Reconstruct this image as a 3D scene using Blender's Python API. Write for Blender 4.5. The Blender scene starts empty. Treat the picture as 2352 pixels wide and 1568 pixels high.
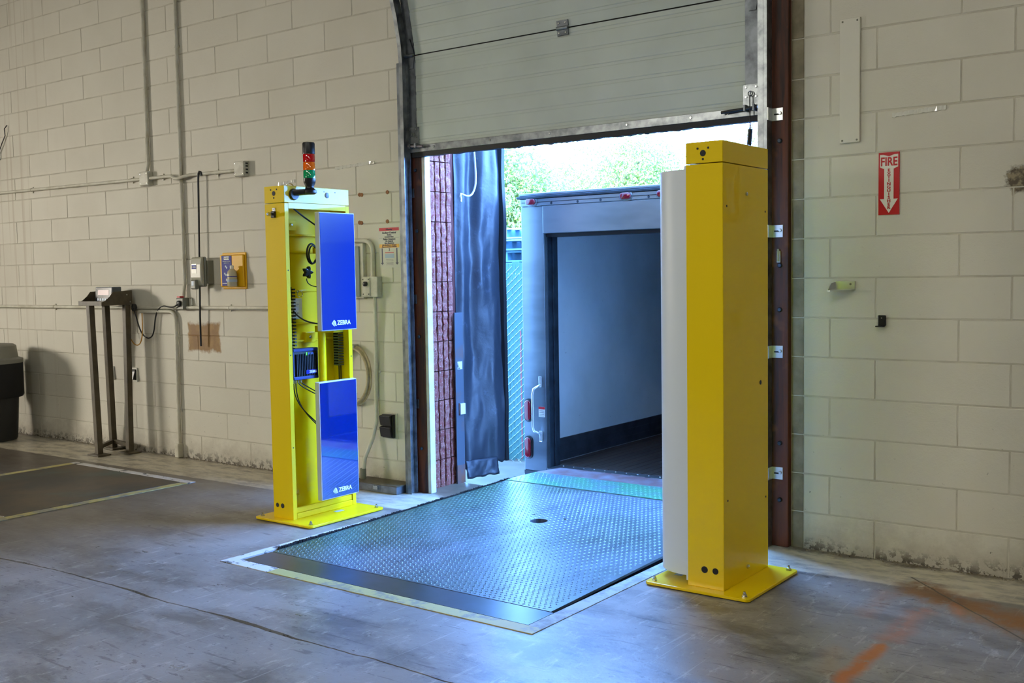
import bpy, bmesh, math, random
from mathutils import Vector, Matrix, noise

random.seed(7)
R = math.radians
scn = bpy.context.scene
col = scn.collection

# ------------------------------------------------------------------ camera
yaw, pitch, roll = R(36.812), R(-3.676), R(-0.928)
CAM = Vector((2.0703, -5.2842, 1.4610))
rt0 = Vector((math.cos(yaw), math.sin(yaw), 0))
fl = Vector((-math.sin(yaw), math.cos(yaw), 0))
fw = fl * math.cos(pitch) + Vector((0, 0, math.sin(pitch)))
up0 = -fl * math.sin(pitch) + Vector((0, 0, math.cos(pitch)))
rt = rt0 * math.cos(roll) + up0 * math.sin(roll)
up = -rt0 * math.sin(roll) + up0 * math.cos(roll)
cd = bpy.data.cameras.new('camera')
cd.sensor_width = 36.0
cd.lens = 2434.2 / 2352 * 36.0
cd.clip_end = 300
cam = bpy.data.objects.new('camera', cd)
col.objects.link(cam)
cam.matrix_world = Matrix(((rt.x, up.x, -fw.x, CAM.x), (rt.y, up.y, -fw.y, CAM.y), (rt.z, up.z, -fw.z, CAM.z), (0, 0, 0, 1)))
scn.camera = cam

# ------------------------------------------------------------------ sky, sun, lamps, exposure
world = bpy.data.worlds.new('sky')
scn.world = world
world.use_nodes = True
wn = world.node_tree.nodes
wn['Background'].inputs['Color'].default_value = (0.16, 0.39, 1.0, 1)
wn['Background'].inputs['Strength'].default_value = 49.0

sd = bpy.data.lights.new('sun', 'SUN')
sd.energy = 45
sd.angle = R(2)
sd.color = (1.0, 0.97, 0.9)
sun = bpy.data.objects.new('sun', sd)
col.objects.link(sun)
sun.rotation_euler = (R(57), 0, R(-20))     # shines outwards over the roof, from behind the building

def area(name, loc, target, sx, sy, power, color):
    d = bpy.data.lights.new(name, 'AREA')
    d.shape = 'RECTANGLE'; d.size = sx; d.size_y = sy; d.energy = power; d.color = color
    o = bpy.data.objects.new(name, d)
    col.objects.link(o)
    o.location = loc
    o.rotation_euler = (Vector(target) - Vector(loc)).to_track_quat('-Z', 'Y').to_euler()
    return o
WARM = (1.0, 0.92, 0.79)
# assumed fluorescent strips on the hall ceiling, out of view
for i, (x, y) in enumerate([(-2.6, -5.5), (1.2, -5.0), (5.0, -4.0), (-2.5, -10.5), (2.5, -10.5)]):
    area('assumed_ceiling_lamp', (x, y, 5.3), (x, y, 0), 2.4, 0.3, 66, (1.0, 0.99, 0.88))
# assumed studio light out of view on the left, placed from wall shadows
sl_ = area('assumed_side_light', (-12.5, -5.6, 2.3), (-4.6, 0, 0.8), 1.2, 1.2, 84, WARM)
sl_.data.spread = R(80)

area('frontal_fill', (-6.5, -12.5, 4.2), (-3.5, 0, 1.2), 3.0, 0.8, 140, (1.0, 0.96, 0.86))  # added frontal fill that hides wall shadows, not a fixture of the hall

scn.view_settings.view_transform = 'Standard'
scn.view_settings.look = 'None'
scn.view_settings.exposure = 0.0
scn.view_settings.gamma = 1.0
scn.view_settings.use_curve_mapping = False
try:
    scn.cycles.max_bounces = 8
    scn.cycles.sample_clamp_indirect = 6.0
    scn.cycles.caustics_reflective = False
    scn.cycles.caustics_refractive = False
except Exception:
    pass

# ------------------------------------------------------------------ helpers: materials
def lin(h):
    h = h.lstrip('#')
    out = []
    for i in (0, 2, 4):
        c = int(h[i:i + 2], 16) / 255
        out.append(c / 12.92 if c <= 0.04045 else ((c + 0.055) / 1.055) ** 2.4)
    return (*out, 1.0)

class NT:
    """tiny node-tree helper"""
    def __init__(self, name):
        self.m = bpy.data.materials.new(name)
        self.m.use_nodes = True
        self.t = self.m.node_tree
        self.b = self.t.nodes['Principled BSDF']
    def n(self, kind, **kw):
        nd = self.t.nodes.new(kind)
        for k, v in kw.items():
            setattr(nd, k, v)
        return nd
    def l(self, a, b):
        self.t.links.new(a, b)
    def pos(self):
        if not hasattr(self, '_p'):
            self._p = self.n('ShaderNodeNewGeometry').outputs['Position']
        return self._p
    def obj(self):
        if not hasattr(self, '_o'):
            self._o = self.n('ShaderNodeTexCoord').outputs['Object']
        return self._o
    def sep(self):
        if not hasattr(self, '_s'):
            s = self.n('ShaderNodeSeparateXYZ'); self.l(self.pos(), s.inputs[0]); self._s = s.outputs
        return self._s
    def val(self, s, sock):
        if hasattr(s, 'is_output'):
            self.l(s, sock)
        else:
            sock.default_value = s
    def math(self, op, a, b=0.0, clamp=False):
        nd = self.n('ShaderNodeMath', operation=op, use_clamp=clamp)
        self.val(a, nd.inputs[0]); self.val(b, nd.inputs[1])
        return nd.outputs[0]
    def noise(self, scale, detail=4, rough=0.55, vec=None, stretch=None, dist=0.0):
        nd = self.n('ShaderNodeTexNoise')
        nd.inputs['Scale'].default_value = scale
        nd.inputs['Detail'].default_value = detail
        nd.inputs['Roughness'].default_value = rough
        nd.inputs['Distortion'].default_value = dist
        v = vec or self.pos()
        if stretch:
            mp = self.n('ShaderNodeMapping'); mp.inputs['Scale'].default_value = stretch
            self.l(v, mp.inputs[0]); v = mp.outputs[0]
        self.l(v, nd.inputs['Vector'])
        return nd.outputs['Fac']
    def ramp(self, fac, lo, hi):
        nd = self.n('ShaderNodeMapRange'); nd.clamp = True
        self.val(fac, nd.inputs[0])
        nd.inputs[1].default_value = lo; nd.inputs[2].default_value = hi
        nd.inputs[3].default_value = 0; nd.inputs[4].default_value = 1
        return nd.outputs[0]
    def mix(self, fac, a, b):
        nd = self.n('ShaderNodeMix', data_type='RGBA')
        self.val(fac, nd.inputs[0])
        for s, k in ((a, 6), (b, 7)):
            self.val(s, nd.inputs[k])
        return nd.outputs[2]
    def color(self, c): self.val(c, self.b.inputs['Base Color'])
    def rough(self, c): self.val(c, self.b.inputs['Roughness'])
    def metal(self, c): self.val(c, self.b.inputs['Metallic'])
    def bump(self, h, strength=0.3, dist=0.01):
        nd = self.n('ShaderNodeBump')
        nd.inputs['Strength'].default_value = strength
        nd.inputs['Distance'].default_value = dist
        self.l(h, nd.inputs['Height'])
        self.l(nd.outputs[0], self.b.inputs['Normal'])
    def seg(self, p0, p1, half, soft, wob, wscale=6.0, axes=(0, 1)):
        """mask that is 1 along the segment p0-p1 on the two given axes"""
        s = self.sep(); X, Y = s[axes[0]], s[axes[1]]
        dx, dy = p1[0] - p0[0], p1[1] - p0[1]
        L = math.hypot(dx, dy); dx /= L; dy /= L
        ax = self.math('SUBTRACT', X, p0[0]); ay = self.math('SUBTRACT', Y, p0[1])
        t = self.math('ADD', self.math('MULTIPLY', ax, dx), self.math('MULTIPLY', ay, dy))
        d = self.math('SUBTRACT', self.math('MULTIPLY', ax, -dy), self.math('MULTIPLY', ay, -dx))
        n = self.math('MULTIPLY', self.math('SUBTRACT', self.noise(wscale, 4), 0.5), wob)
        d = self.math('ABSOLUTE', self.math('ADD', d, n))
        over = self.math('MAXIMUM', self.math('SUBTRACT', 0.0, t), self.math('SUBTRACT', t, L))
        over = self.math('MAXIMUM', self.math('ADD', over, n), 0.0)
        d = self.math('ADD', d, over)
        return self.math('SUBTRACT', 1.0, self.ramp(d, half - soft, half + soft))
    def rect(self, x0, x1, y0, y1, soft, wob, wscale, axes):
        s = self.sep(); X, Y = s[axes[0]], s[axes[1]]
        n = self.math('MULTIPLY', self.math('SUBTRACT', self.noise(wscale, 6, 0.6), 0.5), wob)
        a = self.math('ABSOLUTE', self.math('SUBTRACT', X, (x0 + x1) / 2)); a = self.math('SUBTRACT', a, (x1 - x0) / 2)
        b = self.math('ABSOLUTE', self.math('SUBTRACT', Y, (y0 + y1) / 2)); b = self.math('SUBTRACT', b, (y1 - y0) / 2)
        d = self.math('ADD', self.math('MAXIMUM', a, b), n)
        return self.math('SUBTRACT', 1.0, self.ramp(d, -soft, soft))

def simple(name, c, rough=0.5, metal=0.0, c2=None, scale=8, lo=0.4, hi=0.65, bump=0, bscale=60, coat=0, cior=1.5, stretch=None, **kw):
    t = NT(name)
    if c2:
        t.color(t.mix(t.ramp(t.noise(scale, 5, stretch=stretch), lo, hi), lin(c), lin(c2)))
    else:
        t.color(lin(c))
    t.rough(rough); t.metal(metal)
    if bump:
        t.bump(t.noise(bscale, 4), bump, 0.005)
    if coat:
        t.b.inputs['Coat Weight'].default_value = coat
        t.b.inputs['Coat Roughness'].default_value = 0.03
        t.b.inputs['Coat IOR'].default_value = cior
    for k, v in kw.items():
        t.b.inputs[k.replace('_', ' ')].default_value = v
    return t.m

M = {}
# painted block of the hall
t = NT('painted_block')
oi = t.n('ShaderNodeObjectInfo')
base = t.mix(t.ramp(t.noise(1.3, 4), 0.3, 0.75), lin('#d9d5c7'), lin('#cec9ba'))
base = t.mix(t.math('MULTIPLY', oi.outputs['Random'], 0.22), base, lin('#bfbaa8'))
z = t.sep()[2]
# grime near the floor and rusty runs at the far left
low = t.ramp(t.math('ADD', z, t.math('MULTIPLY', t.noise(7, 6, 0.7), 0.45)), 0.42, 0.20)
base = t.mix(t.math('MULTIPLY', low, 0.42), base, lin('#6d5b42'))
spk = t.ramp(t.noise(42, 3, 0.6), 0.685, 0.735)
base = t.mix(t.math('MULTIPLY', spk, t.math('ADD', 0.10, t.math('MULTIPLY', t.ramp(z, 0.9, 0.1), 0.65))), base, lin('#4c463a'))
chip = t.math('MULTIPLY', t.ramp(t.noise(22, 8, 0.72), 0.49, 0.52), t.ramp(t.math('ADD', z, t.math('MULTIPLY', t.noise(5, 5, 0.7), 0.16)), 0.155, 0.085))
base = t.mix(t.math('MULTIPLY', chip, 0.85), base, lin('#3f3528'))
runs = t.math('MULTIPLY', t.ramp(t.noise(5, 3, stretch=(3.2, 1, 0.06)), 0.55, 0.75), t.ramp(t.sep()[0], -6.9, -7.9))
base = t.mix(t.math('MULTIPLY', runs, 0.55), base, lin('#8a6a45'))
# bare brown patch where something has been torn off the paint
pm = t.rect(-5.15, -4.75, 0.885, 1.10, 0.012, 0.10, 11, (0, 2))
base = t.mix(t.math('MULTIPLY', pm, 0.92), base, t.mix(t.ramp(t.noise(9), 0.4, 0.7), lin('#835a16'), lin('#a37a2e')))
# broken spot on the right wall
dd = t.n('ShaderNodeVectorMath', operation='DISTANCE')
t.l(t.pos(), dd.inputs[0]); dd.inputs[1].default_value = (1.02, 0, 1.85)
hm = t.math('ADD', dd.outputs['Value'], t.math('MULTIPLY', t.math('SUBTRACT', t.noise(22, 5, 0.65), 0.5), 0.09))
hm = t.math('SUBTRACT', 1.0, t.ramp(hm, 0.055, 0.07))
t.color(t.mix(hm, base, t.mix(t.ramp(t.noise(35), 0.45, 0.6), lin('#5c5140'), lin('#96896d'))))
t.rough(0.62)
bb = t.math('ADD', t.math('MULTIPLY', t.noise(130, 3, 0.6), 0.5), t.noise(32, 4, 0.6))
t.bump(bb, 0.30, 0.006)
M['block'] = t.m

t = NT('mortar_paint')
mc = t.mix(t.ramp(t.noise(6, 5), 0.42, 0.62), lin('#c6c1b1'), lin('#b5af9e'))
pm = t.rect(-5.15, -4.75, 0.885, 1.10, 0.012, 0.10, 11, (0, 2))
t.color(t.mix(t.math('MULTIPLY', pm, 0.92), mc, lin('#835a16')))
t.rough(0.7); t.bump(t.noise(60, 4), 0.4, 0.006)
M['mortar'] = t.m
M['bare_block'] = simple('bare_block', '#7a7058', 0.85, c2='#9a8f76', scale=7, bump=0.5, bscale=70)
M['wall_plain'] = simple('plain_wall_paint', '#c4bfab', 0.7, c2='#b8b29c', scale=0.8)
M['ceil'] = simple('ceiling_paint', '#9d9a8e', 0.8)

# concrete floor
t = NT('concrete_floor')
base = t.mix(t.ramp(t.noise(1.1, 6, 0.6), 0.35, 0.68), lin('#98948d'), lin('#76726c'))
sc = t.noise(1.7, 12, 0.72, stretch=(1, 1.7, 1), dist=0.25)
base = t.mix(t.math('MULTIPLY', t.ramp(sc, 0.48, 0.60), 0.62), base, lin('#45423d'))
sc2 = t.noise(7, 10, 0.74, stretch=(2.4, 1, 1))
base = t.mix(t.math('MULTIPLY', t.ramp(sc2, 0.56, 0.66), 0.5), base, lin('#c8c4ba'))
scr = t.noise(20, 4, 0.6, stretch=(0.16, 1.5, 1), dist=0.5)
base = t.mix(t.math('MULTIPLY', t.ramp(scr, 0.615, 0.66), 0.55), base, lin('#3a3631'))
fl2 = t.noise(15, 5, 0.65, stretch=(1, 1.6, 1))
base = t.mix(t.math('MULTIPLY', t.math('MULTIPLY', t.ramp(fl2, 0.60, 0.63), t.ramp(t.noise(0.9, 3), 0.42, 0.6)), 0.75), base, lin('#2c2824'))
pit = t.noise(60, 3, 0.6)
base = t.mix(t.math('MULTIPLY', t.ramp(pit, 0.655, 0.69), 0.6), base, lin('#2f2b27'))
wsc = t.noise(24, 3, 0.5, stretch=(1.6, 0.10, 1), dist=0.5)
base = t.mix(t.math('MULTIPLY', t.ramp(wsc, 0.66, 0.69), 0.22), base, lin('#d8d4cc'))
# shade left of the pillar, painted into the concrete as darker brown
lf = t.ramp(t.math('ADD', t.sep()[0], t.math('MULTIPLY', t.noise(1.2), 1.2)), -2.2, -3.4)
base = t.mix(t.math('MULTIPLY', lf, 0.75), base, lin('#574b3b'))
# off-white painted strip along the wall
bandw = t.math('ADD', t.sep()[1], t.math('MULTIPLY', t.math('SUBTRACT', t.noise(14, 5), 0.5), 0.035))
slope = t.math('MULTIPLY', t.sep()[0], 0.022)
band = t.ramp(t.math('SUBTRACT', bandw, slope), -0.425, -0.41)
wornp = t.math('MULTIPLY', t.ramp(t.noise(5, 8, 0.7, stretch=(1, 2.5, 1)), 0.70, 0.45), 0.9)
base = t.mix(t.math('MULTIPLY', band, wornp), base, lin('#d0c7b0'))
edge = t.ramp(t.math('ADD', t.sep()[1], t.math('MULTIPLY', t.noise(6, 8, 0.75), 0.34)), 0.09, 0.16)
base = t.mix(t.math('MULTIPLY', edge, 0.85), base, lin('#4b3d2a'))
# rust on the right-hand side
rag = t.ramp(t.noise(8, 9, 0.75, stretch=(1.5, 1, 1)), 0.34, 0.48)
for p0, p1, h, s, w, k, c in [((0.70, -0.40), (1.6, -0.90), 0.105, 0.07, 0.26, 1.0, '#8a5210'),
                              ((0.795, -1.22), (0.785, -1.66), 0.030, 0.018, 0.05, 1.0, '#b5660a'),
                              ((0.80, -0.70), (0.79, -1.15), 0.03, 0.05, 0.10, 0.75, '#b0683a'),
                              ((0.66, -1.35), (0.72, -1.60), 0.03, 0.05, 0.05, 0.4, '#a07a34'),
                              ((0.60, -0.52), (0.62, -0.90), 0.02, 0.05, 0.10, 0.45, '#b0703a'),
                              ((0.88, -0.52), (0.94, -0.66), 0.018, 0.02, 0.02, 0.6, '#b96a30'),
                              ((0.62, -0.34), (0.90, -0.50), 0.03, 0.05, 0.10, 0.75, '#5a3d1e')]:
    base = t.mix(t.math('MULTIPLY', t.math('MULTIPLY', t.seg(p0, p1, h, s, w, 9.0), rag), k), base, lin(c))
base = t.mix(t.seg((0.62, -0.23), (1.45, -1.08), 0.004, 0.003, 0.03, 3), base, lin('#2d2419'))
t.color(base)
t.rough(t.math('ADD', 0.16, t.math('MULTIPLY', t.noise(2.6, 6, 0.65, stretch=(1, 2, 1)), 0.36)))
t.b.inputs['Specular IOR Level'].default_value = 0.62
t.bump(t.math('ADD', t.noise(38, 6, 0.7), t.math('MULTIPLY', t.noise(6, 4), 0.8)), 0.14, 0.008)
M['floor'] = t.m
M['joint'] = simple('joint_dirt', '#15110c', 0.95, c2='#2e2115', scale=9)

M['yellow'] = simple('yellow_powder_coat', '#efcd00', 0.45, coat=0.42, cior=1.5, Specular_IOR_Level=0.15)
M['hole'] = simple('dark_hole', '#0c0c0e', 0.6)
M['zinc'] = simple('zinc_bolt', '#c9ccc8', 0.25, 0.95)
M['galv'] = simple('galvanized_steel', '#a6abad', 0.32, 0.9, c2='#7c8184', scale=16, bump=0.12)
M['galv_dark'] = simple('dull_galvanized_steel', '#80858a', 0.42, 0.85, c2='#5a5e62', scale=12)
M['antenna_blue'] = simple('blue_antenna_film', '#04257c', 0.2, coat=1.0, cior=1.38, Specular_IOR_Level=0.2)
M['antenna_blue_gloss'] = simple('glossy_blue_antenna_film', '#04257c', 0.15, coat=1.0, cior=2.8, Specular_IOR_Level=0.2)
M['antenna_frame'] = simple('pale_antenna_frame', '#c3c6c4', 0.35)
M['white'] = simple('white_print', '#f2f2f0', 0.5)
M['black_plastic'] = simple('black_plastic', '#131315', 0.35)
M['black_rubber'] = simple('black_rubber', '#0e0f12', 0.6)
M['cable'] = simple('black_cable', '#101012', 0.4)
M['cover'] = simple('grey_cover', '#d6dde2', 0.42)
M['reader'] = simple('black_reader_case', '#15161a', 0.35)
M['blue_bumper'] = simple('blue_reader_bumper', '#16307e', 0.4)
M['led'] = simple('green_led', '#2ee02e', 0.3, Emission_Color=(0.1, 1, 0.1, 1), Emission_Strength=2.0)
M['led_off'] = simple('unlit_led', '#5c7fd8', 0.3)
M['outlet_white'] = simple('white_outlet', '#dfe3ea', 0.4)
M['lens_red'] = simple('red_lens', '#d00610', 0.08, coat=0.8, Transmission_Weight=0.08)
M['lens_orange'] = simple('orange_lens', '#ff7008', 0.08, coat=0.8, Transmission_Weight=0.08)
M['lens_green'] = simple('green_lens', '#06a060', 0.08, coat=0.8, Transmission_Weight=0.08)
M['conduit'] = simple('painted_conduit', '#d2cfbf', 0.5, c2='#c0bba8', scale=10)
M['coil'] = simple('beige_cable', '#c8b795', 0.5, c2='#ab9976', scale=20)
M['box_paint'] = simple('painted_box', '#c6c4b4', 0.5, c2='#aeaa98', scale=14)
M['panel_green'] = simple('grey_green_enamel', '#6b7f74', 0.4, c2='#61746a', scale=10)
M['soap'] = simple('grey_soap_plastic', '#a9a795', 0.35)
M['soap_dark'] = simple('dark_grey_soap_plastic', '#79786a', 0.4)
M['eye_yellow'] = simple('yellow_plastic', '#e3ac08', 0.45, Specular_IOR_Level=0.3)
M['eye_blue'] = simple('blue_print', '#0f1f8c', 0.5, Specular_IOR_Level=0.2)
M['bottle'] = simple('clear_plastic_bottle', '#d8d2b4', 0.25, Transmission_Weight=0.3)
M['stand'] = simple('olive_steel_paint', '#574d38', 0.5, c2='#463d2c', scale=12)
M['meter'] = simple('blue_grey_meter', '#5a6066', 0.4)
M['meter_dark'] = simple('dark_display', '#14161c', 0.15)
M['display_red'] = simple('red_digits', '#6a1220', 0.3)
M['trash'] = simple('dark_trash_plastic', '#2a2b2c', 0.5)
M['trash_lid'] = simple('grey_trash_lid', '#8b8a80', 0.5)
M['orange_cord'] = simple('orange_cord', '#c08a22', 0.5)
M['paper'] = simple('laminated_paper', '#d6d4c8', 0.25, coat=0.4)
M['sign_red'] = simple('sign_red', '#c0141c', 0.3, coat=0.5)
M['sign_white'] = simple('sign_white', '#e4e2d8', 0.35, coat=0.4)
M['sign_yellow'] = simple('sign_yellow', '#e0a514', 0.4)
M['sign_navy'] = simple('sign_navy', '#14163c', 0.4)
M['sign_blue'] = simple('sign_pale_blue', '#9fb2c8', 0.4)
M['tape'] = simple('clear_tape', '#dcdad0', 0.12, coat=1.0)
M['rust_spot'] = simple('rust_spot', '#9c6a45', 0.8, c2='#7d5132', scale=40)
M['board_paint'] = simple('cream_board_paint', '#d8d4c6', 0.55)
M['silver'] = simple('bright_metal', '#dcdedd', 0.28, 0.7)

# timber of the door frame
t = NT('dark_timber')
g = t.noise(14, 6, 0.65, stretch=(1, 1, 0.08), dist=0.8)
c = t.mix(t.ramp(g, 0.36, 0.66), lin('#6e3518'), lin('#26110a'))
c = t.mix(t.ramp(t.noise(5, 3), 0.60, 0.70), c, lin('#7a4420'))
t.color(c); t.rough(0.6); t.bump(g, 0.25, 0.006)
M['timber'] = t.m
M['trim_white'] = simple('white_trim_paint', '#e6e6e2', 0.5, c2='#cfcdc4', scale=9)

# door panel
t = NT('door_panel_paint')
t.color(t.mix(t.ramp(t.noise(2.2, 4), 0.35, 0.7), lin('#bcc4ba'), lin('#b0b8ae')))
t.rough(0.42); t.bump(t.noise(220, 2), 0.12, 0.003)
M['door'] = t.m
M['scuff'] = simple('scuff_line', '#8f8a74', 0.5)

# fluted red block
t = NT('red_split_block')
c = t.mix(t.ramp(t.noise(24, 4, 0.7), 0.38, 0.62), lin('#8a4038'), lin('#a86c5e'))
c = t.mix(t.ramp(t.noise(95, 2), 0.60, 0.68), c, lin('#c2a090'))
t.color(c); t.rough(0.9); t.bump(t.noise(75, 6, 0.75), 0.8, 0.012)
M['red_block'] = t.m
M['red_groove'] = simple('red_block_groove', '#52201a', 0.9)

# dock curtain
t = NT('black_vinyl')
c = t.mix(t.ramp(t.noise(6, 7, 0.75), 0.58, 0.75), lin('#2a2f38'), lin('#59616e'))
t.color(c); t.rough(t.math('ADD', 0.26, t.math('MULTIPLY', t.noise(3, 5), 0.25)))
t.bump(t.noise(26, 5, 0.6), 0.18, 0.01)
M['vinyl'] = t.m
M['guard'] = simple('grey_guard_paint', '#4d545e', 0.5, c2='#6b5145', scale=5, lo=0.52, hi=0.72)
M['guard_rust'] = simple('rusty_foot', '#7d4f38', 0.8, c2='#5b5458', scale=14)
M['rope'] = simple('white_rope', '#c9ccd2', 0.8)

# leveller deck
t = NT('leveller_steel')
c = t.mix(t.ramp(t.noise(1.6, 6, 0.6, dist=0.6), 0.36, 0.62), lin('#56635f'), lin('#6b7680'))
lft = t.ramp(t.math('ADD', t.sep()[0], t.math('MULTIPLY', t.noise(1.5), 0.8)), -1.25, -2.0)
c = t.mix(t.math('MULTIPLY', lft, 0.7), c, lin('#3f6a3c'))
c = t.mix(t.math('MULTIPLY', t.ramp(t.noise(6, 7, 0.75, stretch=(1, 0.35, 1)), 0.52, 0.72), 0.7), c, lin('#22282a'))
t.color(c); t.metal(0.45)
t.rough(t.math('ADD', 0.22, t.math('MULTIPLY', t.noise(3, 6, 0.7, stretch=(1, 0.5, 1)), 0.30)))
t.bump(t.noise(50, 4), 0.1, 0.004)
M['deck'] = t.m
M['deck_green'] = simple('worn_green_tread', '#4f8a68', 0.38, 0.3, c2='#5f7a80', scale=5)
M['deck_smooth'] = simple('smooth_green_steel', '#38423e', 0.30, 0.4, c2='#4a5560', scale=2.5)
M['lip_rust'] = simple('rusty_lip_edge', '#7a5a58', 0.5, 0.4, c2='#8f8a90', scale=7)
M['pit'] = simple('pit_dark', '#0a0a0a', 0.9)
t = NT('worn_yellow_paint')
m = t.ramp(t.noise(4.5, 8, 0.72), 0.50, 0.56)
t.color(t.mix(t.math('MULTIPLY', m, 0.7), lin('#b3a664'), lin('#77766e'))); t.rough(0.55)
M['yellow_paint'] = t.m
t = NT('worn_white_paint')
m = t.ramp(t.noise(10, 8, 0.72), 0.54, 0.58)
t.color(t.mix(m, lin('#d2d0ca'), lin('#5d5a58'))); t.rough(0.55)
M['white_paint'] = t.m
t = NT('worn_grey_kerb')
t.color(t.mix(t.ramp(t.noise(8, 8, 0.7), 0.45, 0.6), lin('#a3a398'), lin('#7f7d74'))); t.rough(0.6)
M['grey_paint'] = t.m

t = NT('rusty_scale_plate')
c = t.mix(t.ramp(t.noise(2.2, 7, 0.65), 0.38, 0.62), lin('#5a4a34'), lin('#3a332a'))
c = t.mix(t.math('MULTIPLY', t.ramp(t.noise(1.7, 5), 0.56, 0.70), 0.6), c, lin('#43605a'))
t.color(c); t.rough(0.42); t.metal(0.3)
M['scale_plate'] = t.m

# trailer
t = NT('trailer_aluminium')
sx = t.noise(2.4, 4, 0.6, stretch=(0.3, 0.3, 1.0))
c = t.mix(t.ramp(sx, 0.35, 0.65), lin('#878e93'), lin('#646b71'))
t.color(c); t.metal(0.8); t.rough(t.math('ADD', 0.32, t.math('MULTIPLY', t.noise(5, 4), 0.12)))
M['alu'] = t.m
M['alu_dark'] = simple('dark_frame_steel', '#3c4650', 0.4, 0.6, c2='#2a3138', scale=8)
t = NT('trailer_liner')
c = t.mix(t.ramp(t.noise(1.5, 5), 0.4, 0.65), lin('#c6cdd4'), lin('#b4bcc4'))
c = t.mix(t.math('MULTIPLY', t.ramp(t.noise(17, 6, 0.7, stretch=(1, 1, 2)), 0.66, 0.74), 0.6), c, lin('#6a6a6a'))
t.color(c); t.rough(0.5); t.bump(t.noise(120, 3), 0.1, 0.003)
M['liner'] = t.m
M['kick'] = simple('dark_kick_plate', '#3c4148', 0.5, 0.4, c2='#2c3036', scale=8)
M['plank'] = simple('dark_trailer_plank', '#3d3029', 0.6, c2='#2a211d', scale=12, stretch=(1, 0.1, 1))
M['lamp_red'] = simple('red_trailer_lamp', '#7e0a1e', 0.12, coat=0.9)
M['lamp_rim'] = simple('lamp_rubber_rim', '#101114', 0.5)
M['tyre'] = simple('tyre_rubber', '#17181a', 0.8)

# outdoors
M['ground'] = simple('pale_gravel', '#4a4330', 0.9, c2='#3c3625', scale=3)
M['slat'] = simple('green_fence_slat', '#1f4a40', 0.5, c2='#245046', scale=2)
M['slat_red'] = simple('faded_red_slat', '#74302c', 0.5)
M['wire'] = simple('zinc_wire', '#c2c8cc', 0.35, 0.8)
M['pallet'] = simple('pale_blue_pallet', '#4a7488', 0.7, c2='#5a8496', scale=6)
t = NT('leaf')
oc = t.ramp(t.noise(1.4, 3), 0.35, 0.65)
t.color(t.mix(oc, lin('#5a6b34'), lin('#748844'))); t.rough(0.6)
t.b.inputs['Transmission Weight'].default_value = 0.0
tr = t.n('ShaderNodeBsdfTranslucent'); tr.inputs[0].default_value = lin('#8a9a48')
mx = t.n('ShaderNodeMixShader'); mx.inputs[0].default_value = 0.45
t.l(t.b.outputs[0], mx.inputs[1]); t.l(tr.outputs[0], mx.inputs[2])
t.l(mx.outputs[0], t.t.nodes['Material Output'].inputs[0])
M['leaf'] = t.m
M['bark'] = simple('bark', '#6a5a48', 0.9)

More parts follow.
